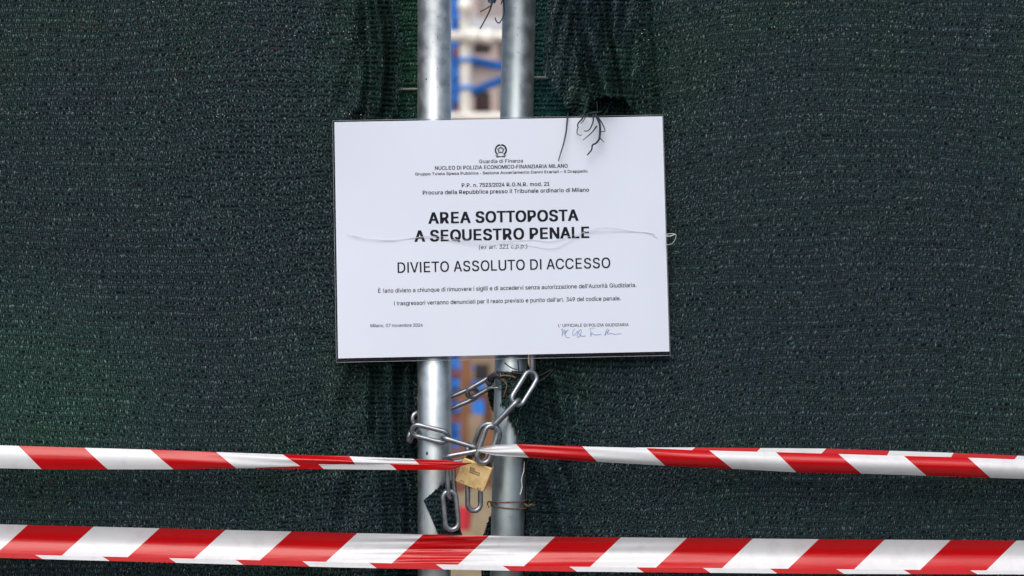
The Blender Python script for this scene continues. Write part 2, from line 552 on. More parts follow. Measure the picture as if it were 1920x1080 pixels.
M_scr = plain('scratch', (.16, .16, .15), .6, .4)
gg = random.Random(9)
for root, cx, col in ((gl, 815, M_scr), (gr, 960, M_scr)):
    for i in range(26):
        a = gg.uniform(-1.1, 1.1)
        py = gg.choice([gg.uniform(5, 215), gg.uniform(690, 1000)])
        ax_ = cx if root is gl else 973.5 - 21.5 * py / 980
        R0 = .02135
        p = P(ax_, py, .024) + Vector((R0 * math.sin(a), -R0 * math.cos(a), 0))
        ln = gg.uniform(.001, .005) if i % 3 else .0012
        q = p + Vector((gg.uniform(-.0006, .0006), 0, ln))
        tube('scratch', [p - root.location, q - root.location], gg.uniform(.00018, .0004), col, root, 5)
zr = [P(x, y, .0) for x, y in ((983, 868), (982, 885), (978, 900), (979, 915), (975, 930))]
zr = [Vector((p.x, .024 - math.sqrt(max(0, .0216 ** 2 - (p.x - P(973.5 - 21.5 * 900 / 980, 900, .024).x) ** 2)), p.z)) for p in zr]
tube('zinc_run', [p - gr.location for p in catmull(zr, 4)], .0007, M_string, gr, 6)
# ------------------------------------------------------------------ shade netting
def interp(pts):
    pts = np.array(pts, dtype=float)
    return lambda t: np.interp(t, pts[:, 0], pts[:, 1])

def net_sheet(name, u0, u1, v0, v1, step, S, inside, mat, parent):
    nu, nv = int((u1 - u0) / step) + 1, int((v1 - v0) / step) + 1
    U, V_ = np.meshgrid(np.linspace(u0, u1, nu), np.linspace(v0, v1, nv))
    px, py, y = S(U, V_)
    X = PA(px, py, y).reshape(-1, 3) - np.array(parent.location)[None]
    F = grid_faces(nu, nv)
    ok = inside(px, py).ravel()
    F = F[ok[F].all(1)]
    me = mesh_np(name, X, F, True, np.stack([U.ravel(), V_.ravel()], -1))
    bm = bmesh.new(); bm.from_mesh(me)
    bmesh.ops.delete(bm, geom=[v for v in bm.verts if not v.link_faces], context='VERTS')
    bm.to_mesh(me); bm.free()
    return link(name, me, mat, parent)

def net_stitches(name, u0, u1, v0, v1, S, inside, mat, parent, seed, jit, pu=4.0, pv=9.4, wpx=2.3, hpx=6.6, slant=0., lift=.0008, drop=.06):
    g = np.random.default_rng(seed)
    us = np.arange(u0, u1, pu); vs = np.arange(v0, v1, pv)
    U, V_ = np.meshgrid(us, vs)
    U = U + (np.arange(len(vs)) % 2)[:, None] * pu / 2
    U = U.ravel(); V_ = V_.ravel()
    n = len(U)
    j = jit(U, V_)
    # a row is never quite straight and never evenly bright
    U = U + g.normal(0, .6, n) * (1 + j * 1.2)
    V_ = V_ + g.normal(0, .55, n) * (1 + j * 2.4)
    keep = g.random(n) > drop
    px, py, _ = S(U, V_)
    keep &= inside(px, py)
    U, V_, j = U[keep], V_[keep], j[keep]
    n = len(U)
    rowk = 1 + .22 * np.sin(np.round(V_ / pv) * 2.399)
    w = wpx * rowk * g.uniform(.75, 1.15, n); h = hpx * g.uniform(.7, 1.15, n)
    sl = slant + g.normal(0, .22, n) * (1 + j)
    li = lift * g.uniform(.4, 1.3, n)
    rows = []
    for t, lf in ((-.5, 0.), (0., 1.), (.5, .1)):
        for s in (-.5, .5):
            ww = w * (1. if t == 0 else .65)
            uu = U + s * ww + t * h * np.sin(sl)
            vv = V_ + t * h * np.cos(sl)
            px, py, y = S(uu, vv)
            tw = g.normal(0, .00025, n) if s > 0 else 0
            rows.append(PA(px, py, y - .0003 - li * lf + tw))
    X = np.stack(rows, 1).reshape(-1, 3) - np.array(parent.location)[None]
    b = np.arange(n)[:, None] * 6
    F = np.concatenate([b + np.array([[0, 1, 3, 2]]), b + np.array([[2, 3, 5, 4]])])
    me = mesh_np(name, X, F, False)
    o = link(name, me, mat, parent)
    o['kind'] = 'stuff'
    return o

w1, w2, w3 = sines(1, 5, .003, .012), sines(2, 7, .012, .05), sines(3, 7, .05, .12)

# left net
L_root = empty('shade_net', P(300, 1500, .03), 'dark green shade net tied over the left gate leaf', 'netting', 'shade nets over the gate')
ledge = interp([(-400, 752), (0, 754), (120, 756), (200, 750), (230, 748), (600, 760), (640, 762), (672, 782), (760, 786), (850, 786), (880, 786), (950, 790), (1600, 790)])
def S_left(U, V_):
    e = sstep(420, 760, U)
    px = U + 5 * w1(U, V_) + 1.6 * w2(U, V_) * (1 + e)
    py = V_ + 7 * w1(U + 400, V_ * 1.2) + 2.0 * w2(V_, U) * (1 + .8 * e) - 10 * np.exp(-((U - 420) / 200) ** 2) * np.sin(V_ / 160)
    y = .030 + .0035 * w1(U * .8, V_ * .5) + .0012 * w2(U, V_ * .4) + .0004 * w3(U, V_)
    y = y + .010 * sstep(640, 690, U) * (1 - sstep(690, 740, U)) * (1 - sstep(150, 420, V_) * .5) - .012 * sstep(690, 750, U)
    # tension creases fanning out from the tie points
    d = np.hypot(U - 790, V_ - 170); a = np.arctan2(V_ - 170, 790 - U)
    y = y + .0022 * np.sin(a * 16) * np.exp(-d / 170)
    d = np.hypot(U - 790, V_ - 760); a = np.arctan2(V_ - 760, 790 - U)
    y = y + .0026 * np.sin(a * 13 + 1) * np.exp(-d / 200)
    y = y - .008 * (1 - sstep(0, 900, V_))
    y = y + .012 * (sstep(900, 1200, V_))
    y = np.clip(y, .0185, .043)
    # gathered folds running up beside the tube, clear of the notice
    y = y + (.042 - y) * sstep(735, 760, U) * sstep(640, 690, V_)
    free = 1 - sstep(205, 232, V_) * (1 - sstep(672, 700, V_))
    c = 716 + 10 * np.sin(V_ / 70.) + .04 * V_
    y = y + free * (.024 * np.exp(-((U - c) / 7.) ** 2) - .021 * np.exp(-((U - c + 17) / 8.) ** 2) - .018 * np.exp(-((U - c - 16) / 7.) ** 2))
    y = y + free * (.012 * np.exp(-((U - c + 40) / 8.) ** 2) - .006 * np.exp(-((U - c + 60) / 14.) ** 2))
    y = y + free * .004 * np.sin((U + .35 * V_) / 11.) * np.exp(-((U - 650) / 60.) ** 2)
    return px, py, np.minimum(y, .043)
def in_left(px, py):
    return px < ledge(py) + 2.5 * np.sin(py * .09) + 1.5 * np.sin(py * .31)
net_sheet('net_cloth', -760, 830, -260, 1600, 7, S_left, in_left, M_net, L_root)
net_stitches('knit_stitches', -150, 830, -120, 1200, S_left, in_left, M_stitch, L_root, 5,
             lambda u, v: .15 + .85 * sstep(330, 620, u + 120 * np.sin(v / 140)), slant=.05)

# right net
R_root = empty('shade_net', P(1600, 1500, .03), 'dark green shade net tied over the right gate leaf, bunched at its upper corner', 'netting', 'shade nets over the gate')
redge = interp([(-400, 1064), (150, 1062), (200, 1060), (420, 1040), (600, 1012), (660, 1006), (682, 990), (697, 936), (760, 937), (775, 945), (790, 955), (840, 977), (862, 983), (950, 982), (1600, 982)])
def S_right(U, V_):
    e = 1 - sstep(1180, 1420, U)
    lowc = np.exp(-((V_ - 780) / 160.) ** 2) * e
    px = U + 5 * w1(U + 90, V_ + 50) + 1.6 * w2(U, V_ + 70)
    py = V_ + 7 * w1(U + 700, V_ * 1.3) + 2.0 * w2(V_ + 30, U) + 26 * e * np.sin((U - 980) / 150.) * (1 - sstep(300, 500, V_)) + 34 * lowc * sstep(960, 1120, U)
    y = .030 + .0032 * w1(U * .8 + 99, V_ * .6) + .0011 * w2(U + 40, V_ * .5) + .0004 * w3(U, V_)
    # pushed back into a pocket under the bunched corner
    y = y + .03 * np.exp(-((U - 1130) / 55.) ** 2 - ((V_ - 200) / 50.) ** 2)
    # tension creases fanning from the tie on the tube
    d = np.hypot(U - 940, V_ - 705); a = np.arctan2(V_ - 705, U - 940)
    y = y + .0034 * np.sin(a * 15) * np.exp(-d / 150) * sstep(20, 60, d)
    d = np.hypot(U - 990, V_ - 948); a = np.arctan2(V_ - 948, U - 990)
    y = y + .0024 * np.sin(a * 13) * np.exp(-d / 120)
    # wraps over the front of the leaning tube between the ties
    wrap = (1 - sstep(972, 1018, U)) * sstep(676, 697, V_) * (1 - sstep(860, 900, V_))
    y = y * (1 - wrap) + (-.004 + .0015 * np.sin(U * .2 + V_ * .11)) * wrap
    y = y - .008 * (1 - sstep(0, 900, V_)) * sstep(1200, 1500, U)
    y = y + .012 * sstep(900, 1200, V_) * sstep(1000, 1100, U)
    y = np.where(wrap > .02, np.minimum(y, .043), np.clip(y, .0185, .043))
    low = sstep(676, 700, V_)
    q = (U - 1000) * .9 - (V_ - 700) * .25
    y = y + low * (.012 * np.sin(q / 9. + .6 * np.sin(V_ / 40.)) * np.exp(-((U - 1040) / 50.) ** 2)) * sstep(1000, 1020, U)
    up = 1 - sstep(200, 228, V_)
    y = y + up * (.010 * np.exp(-((U - 1205 - .08 * V_) / 9.) ** 2) - .007 * np.exp(-((U - 1226 - .08 * V_) / 10.) ** 2))
    return px, py, y
def in_right(px, py):
    return px > redge(py) + 1.5 * np.sin(py * .11)
net_sheet('net_cloth', 880, 2680, -260, 1600, 7, S_right, in_right, M_net, R_root)
net_stitches('knit_stitches', 880, 2070, -120, 1200, S_right, in_right, M_stitch, R_root, 6,
             lambda u, v: .1 + .5 * (1 - sstep(1100, 1400, u)), slant=-.28)

# bunched corner hanging in front
flapL = interp([(-300, 1034), (0, 1027), (60, 1020), (135, 1018), (160, 1030), (196, 1056), (240, 1062)])
flapB = interp([(1010, 190), (1056, 207), (1075, 216), (1112, 222), (1118, 186), (1140, 182), (1172, 188), (1186, 212), (1230, 214)])
def S_flap(U, V_):
    t = (U - 1020) / 170.
    bend = 26 * (V_ / 200.) ** 2 * sstep(1060, 1140, U)
    px = U + 3 * w2(U, V_) + 10 * sstep(60, 190, V_) * t * (1 - t) * 4
    py = V_ + 5 * w1(U, V_) + bend * .7
    ridge = np.sin((U - 1032 - .10 * V_) / 13.5 + .5 * np.sin(V_ / 50.)) * .006 * np.exp(-((U - 1060) / 45.) ** 2)
    ridge = ridge - .024 * np.exp(-((U - (1098 + .16 * V_)) / 15.) ** 2) + .020 * np.exp(-((U - (1074 + .16 * V_)) / 14.) ** 2)
    ridge = ridge - .010 * np.exp(-((U - (1150 + .1 * V_)) / 14.) ** 2) + .012 * np.exp(-((U - (1130 + .13 * V_)) / 9.) ** 2)
    ridge = ridge + .0022 * np.sin(U * .22 + V_ * .05) + .0012 * w3(U * 2, V_)
    y = -.004 + ridge * 1.35 + .020 * sstep(1150, 1196, U) + .014 * (1 - sstep(1018, 1034, U))
    y = y + .01 * sstep(180, 225, V_)
    return px, py, np.minimum(y, .034 - .014 * sstep(1150, 1185, U))
def in_flap(px, py):
    return (px > flapL(py)) & (py < flapB(px)) & (px < 1196)
net_sheet('net_fold', 1000, 1200, -220, 226, 3, S_flap, in_flap, M_net, R_root)
net_stitches('fold_stitches', 1000, 1200, -120, 226, S_flap, in_flap, M_stitch, R_root, 8, lambda u, v: .6 + 0 * u, slant=-.5, pu=3.6, pv=7.0, hpx=6.5, wpx=2.3)

# net wrapped behind the tube at the tie, and its loose dark edge lower down
def S_back(U, V_):
    return U + 0, V_ + 0, .048 + .002 * np.sin(U * .3 + V_ * .1)
backE = interp([(690, 930), (705, 918), (720, 913), (750, 915), (770, 922), (782, 930), (930, 930), (950, 926), (975, 915), (1003, 905), (1060, 902), (1300, 902)])
net_sheet('net_fold', 898, 990, 688, 1300, 1.5, S_back, lambda px, py: px > backE(py), M_net, R_root)
net_stitches('fold_stitches', 900, 960, 690, 1100, S_back, lambda px, py: px > backE(py), M_stitch, R_root, 9, lambda u, v: .5 + 0 * u)

# greener backing net seen in the slots beside the tubes
def S_bk(U, V_):
    return U + 2 * w2(U, V_), V_ + 0., .062 + .003 * w1(U * 3, V_) + .001 * w2(U, V_)
for (a, b_, par, sd, cond) in ((690, 792, L_root, 21, None), (998, 1190, R_root, 22, None)):
    ins = (lambda px, py: (px > 985)) if sd == 22 else (lambda px, py: px < 790)
    net_sheet('backing_net', a, b_, -200, 1300, 6, S_bk, ins, M_net3 if sd == 22 else M_net2, par)
    net_stitches('backing_stitches', a, b_, -120, 1200, S_bk, ins, M_stitch3 if sd == 22 else M_stitch2, par, sd, lambda u, v: .3 + 0 * u, pu=5, pv=7.5, hpx=6.5, wpx=1.8, slant=-.6, drop=.05)

# loose scrap hanging on the left tube
sx = [(793, 938), (812, 922), (833, 904), (846, 900), (852, 930), (862, 985), (868, 1004), (872, 1060), (824, 1060), (822, 1003), (808, 972)]
def in_poly(poly):
    poly = np.array(poly, float)
    def f(px, py):
        c = np.zeros(np.shape(px), bool)
        j = len(poly) - 1
        for i in range(len(poly)):
            xi, yi = poly[i]; xj, yj = poly[j]
            cond = ((yi > py) != (yj > py)) & (px < (xj - xi) * (py - yi) / (yj - yi + 1e-9) + xi)
            c ^= cond
            j = i
        return c
    return f
def S_scrap(U, V_):
    return U + 0., V_ + 0., -.001 - .002 * np.sin(U * .12 + V_ * .05) + .006 * sstep(845, 880, U)
scr = empty('net_scrap', P(830, 1000, 0), 'torn scrap of black netting behind the hanging chain end', 'netting scrap')
net_sheet('net_cloth', 788, 876, 896, 1064, 1, S_scrap, in_poly(sx), M_net, scr)
net_stitches('knit_stitches', 788, 876, 896, 1064, S_scrap, in_poly(sx), M_stitch, scr, 31, lambda u, v: .8 + 0 * u, pu=6, pv=8, wpx=2.4, hpx=5)

# ------------------------------------------------------------------ loose yarns and ties
def strand(pts, r, mat, parent=None, name='thread', taper=.5, yy=None):
    o = tube(name, [q - (parent.location if parent else Vector()) for q in catmull([P(*p) for p in pts], 5)], r, mat, parent, seg=6, taper=taper)
    return o
Y0 = -.010
for pts, r in (
    ([(1066, 205, .01), (1064, 222, -.006), (1061, 250, -.009), (1056, 272, -.008), (1051, 288, -.008), (1047, 302, -.008)], .0012),
    ([(1098, 206, Y0), (1092, 222, Y0), (1085, 230, Y0), (1083, 236, Y0), (1085, 240, Y0)], .0013),
    ([(1102, 212, Y0), (1094, 226, Y0), (1088, 232, Y0)], .0009),
    ([(1112, 215, Y0), (1112, 228, Y0), (1106, 242, Y0), (1099, 246, Y0), (1095, 245, Y0)], .0011),
    ([(1083, 240, Y0), (1082, 250, Y0), (1088, 254, Y0), (1091, 252, Y0)], .0007),
    ([(1116, 214, Y0), (1121, 224, Y0), (1125, 236, Y0), (1124, 258, Y0), (1118, 268, Y0), (1111, 272, Y0), (1109, 281, Y0), (1101, 291, Y0)], .0017),
    ([(1119, 236, Y0), (1110, 248, Y0), (1093, 263, Y0)], .0011),
    ([(1117, 214, Y0), (1127, 228, Y0), (1133, 240, Y0), (1134, 246, Y0), (1127, 247, Y0)], .0010),
    ([(1124, 258, Y0), (1130, 264, Y0), (1133, 267, Y0)], .0008),
    ([(1104, 213, .0), (1112, 211, -.004), (1122, 210, -.004), (1129, 209, .0)], .0014),
    ([(1147, 188, .012), (1140, 202, .004), (1133, 214, -.002), (1128, 220, -.008)], .0009),
    ([(1119, 190, .012), (1120, 205, .004), (1117, 216, -.006)], .0008),
):
    strand(pts, r, M_thread, R_root)
# black strands at the tie under the notice
for pts, r in (
    ([(946, 680, -.004), (953, 686, -.006), (962, 691, -.006), (974, 694, -.006)], .0011),
    ([(971, 676, -.004), (972, 686, -.006), (973, 697, -.004)], .0012),
    ([(931, 697, -.002), (945, 698, -.004), (962, 699, -.005), (985, 702, -.005)], .0016),
    ([(1000, 712, .0), (1020, 700, .012), (1042, 690, .016)], .0009),
    ([(1004, 720, .004), (1022, 708, .012), (1036, 694, .016)], .0008),
):
    strand(pts, r, M_black, R_root)
rt = empty('cable_tie', P(930, 708, 0), 'dark tie with rusty wire holding the net to the leaning tube', 'tie')
strand([(922, 706, .02), (930, 706, -.001), (946, 704, -.005), (960, 706, -.0055), (967, 709, -.005)], .0011, M_rust, rt, 'wire_strand', 1)
strand([(932, 705, 0), (942, 712, -.005), (950, 722, -.0065), (947, 735, -.0065), (944, 745, -.0055)], .0008, M_rust, rt, 'wire_strand', 1)
strand([(912, 728, .02), (928, 727, .002), (934, 727, 0)], .0008, M_wire, rt, 'wire_strand', 1)
strand([(921, 712, .006), (926, 706, 0), (933, 704, -.003), (938, 710, -.003)], .0034, M_black, rt, 'tie_head', .8)
strand([(921, 716, .01), (917, 722, .01), (914, 712, .015), (926, 702, .008)], .0026, M_black, rt, 'tie_head', .8)
# tie wire wound round the leaning tube
tw = empty('tie_wire', P(953, 945, .024), 'rusty wire wound twice around the leaning tube near its foot', 'wire')
pc = P(953.4, 944, .024)
pts = []
for i in range(0, 61):
    a = -math.pi + i / 60 * 4 * math.pi
    pts.append(Vector((pc.x + .0226 * math.cos(a), pc.y + .0226 * math.sin(a), pc.z + .0022 - .0058 * i / 60 + .0035 * math.cos(a / 2))) - tw.location)
tube('wire_coil', pts, .0009, M_rust, tw, 6)
tube('wire_end', [q - tw.location for q in catmull([P(984, 945, .01), P(990, 949, .002), P(995, 946, .004), P(1000, 948, .008), P(1003, 946, .012)], 5)], .0015, M_rust, tw, 6, taper=.5)
tube('wire_end', [q - tw.location for q in catmull([P(922, 946, .01), P(918, 940, .006), P(914, 944, .01), P(917, 952, .012)], 5)], .0012, M_rust, tw, 6, taper=.5)
# frayed twine knot at the top of the gap
kt = empty('twine_knot', P(925, -5, 0), 'frayed blue and black twine knot at the top of the gap', 'twine')
for i in range(9):
    strand([(912 + i * 2.6, -40, .01), (913 + i * 2.6 + random.uniform(-2, 2), -12, random.uniform(-.006, .006)), (917 + i * 1.4, 4 + random.uniform(-3, 2), random.uniform(-.006, .004))], .0014, M_blue_t, kt, 'twine_strand', .7)
strand([(923, 2, 0), (920, 10, 0), (910, 17, 0), (900, 22, 0)], .0011, M_rust, kt, 'twine_strand', .8)
strand([(923, 4, -.003), (918, 20, -.003), (909, 38, -.003), (900, 54, -.003)], .0013, M_black, kt, 'twine_strand', .6)
strand([(943, -20, .004), (945, 12, .004), (945, 26, .004), (941, 36, 0), (936, 43, 0), (931, 40, 0), (928, 33, 0)], .0012, M_black, kt, 'twine_strand', .6)
strand([(941, -20, 0), (942, 0, 0), (939, 8, 0)], .0013, M_black, kt, 'twine_strand', .6)

# ------------------------------------------------------------------ chain
chain = empty('chain', P(870, 850, 0), 'galvanised steel chain looped around both gate tubes, its loose end hanging', 'chain')
LL, LW, LR = 81 * K, 34 * K, 4.8 * K
def link_mesh():
    r = LW / 2 - LR; h = LL / 2 - LW / 2
    pts = []
    for i in range(13):
        a = -math.pi / 2 + math.pi * i / 12
        pts.append((h + r * math.cos(a), r * math.sin(a), 0))
    pts += [(h * (1 - 2 * t), r, 0) for t in (.25, .5, .75)]
    for i in range(13):
        a = math.pi / 2 + math.pi * i / 12
        pts.append((-h + r * math.cos(a), r * math.sin(a), 0))
    pts += [(h * (2 * t - 1), -r, 0) for t in (.25, .5, .75)]
    return tube_me('link', pts, LR, 14, True)
LM = link_mesh()
LM.materials.append(M_chain)
def clink(px, py, y, ang, roll, pitch=0., sc_=1.):
    """ang: direction of the long axis in the picture plane (deg, counter-clockwise), roll about it, pitch in depth"""
    m = Matrix.Rotation(R(-ang), 4, 'Y') @ Matrix.Rotation(R(pitch), 4, 'Z') @ Matrix.Rotation(R(roll + 90), 4, 'X')
    o = link('link', LM, None, chain)
    o.matrix_local = Matrix.Translation(P(px, py, y) - chain.location) @ m
    o.scale = (sc_,) * 3
    return o
clink(998.5, 676, .012, 91, 84)                    # comes down from under the notice
clink(983, 728, -.012, 57.5, 14, 22)
clink(947.5, 776, -.020, 46, 84)
clink(914, 833, -.027, 71, 12, 0, 1.0)             # inside the shackle
clink(990, 618, .030, 95, 10)
clink(967, 660, .056, 60, 60)
clink(908, 723, .028, 30, 42)                      # behind, between the tubes
clink(862, 748, .046, 23, 30)
clink(804, 780, .041, 14, 4, 28)
clink(776, 806, .030, 60, 74, 62)                  # turning round the left edge
clink(806, 813, -.006, -14, 24, 0, .98)
clink(864, 831, -.012, -17, 84)
clink(870, 857, -.018, 10, 52)
clink(845, 899, -.014, 93, 64)
clink(845, 957, -.020, 95.5, 12)
clink(889, 922, -.004, 90, 14)                     # hangs behind the padlock
clink(884, 868, .004, 100, 80)

# ------------------------------------------------------------------ padlock
pl = empty('padlock', P(889.6, 888.6, -.015), 'square brass padlock hanging tilted from the chain', 'padlock')
pl.rotation_euler = (R(6), R(21), R(-6))
W2, H2, D2 = 57.5 * K / 2, 48.5 * K / 2, .0070
M_brass, nt, b = new_mat('worn_brass')
n1 = noise(nt, 90, 5); n2 = noise(nt, 700, 3, stretch=(.15, 1, 1))
rp = ramp(nt, n1.outputs['Fac'], [(.25, (.50, .32, .12)), (.5, (.76, .53, .24)), (.75, (.85, .66, .36))])
nt.links.new(rp.outputs['Color'], b.inputs['Base Color'])
b.inputs['Metallic'].default_value = .35
b.inputs['Roughness'].default_value = .42
bump(nt, b, n2.outputs['Fac'], .25, .0002)
bm = bmesh.new(); box_bm(bm, (0, 0, 0), (W2 * 2, D2 * 2, H2 * 2), .0013)
me = bpy.data.meshes.new('body'); bm.to_mesh(me); bm.free()
link('body', me, M_brass, pl)
M_grv = plain('engraving', (.10, .06, .03), .7, .3)
arc = []
sp, top = .0135, H2 + 56 * K
arc.append(Vector((-sp, 0, H2 - .004)))
arc.append(Vector((-sp, 0, top)))
for i in range(1, 12):
    a = math.pi - math.pi * i / 12
    arc.append(Vector((sp * math.cos(a), 0, top + sp * math.sin(a))))
arc.append(Vector((sp, 0, top)))
arc.append(Vector((sp, 0, H2 - .004)))
tube('shackle', arc, .0031, M_chain, pl, 14)
for s in (-1, 1):
    bm = bmesh.new(); bmesh.ops.create_cone(bm, cap_ends=True, segments=20, radius1=.0042, radius2=.0042, depth=.001, matrix=Matrix.Translation((s * sp, 0, H2 + .0005)))
    me = bpy.data.meshes.new('shackle_collar'); bm.to_mesh(me); bm.free()
    link('shackle_collar', me, M_grv, pl)
bm = bmesh.new(); bmesh.ops.create_cone(bm, cap_ends=True, segments=20, radius1=.0048, radius2=.0048, depth=.001, matrix=Matrix.Translation((0, 0, -H2 - .0005)))
me = bpy.data.meshes.new('key_cylinder'); bm.to_mesh(me); bm.free()
link('key_cylinder', me, M_grv, pl)

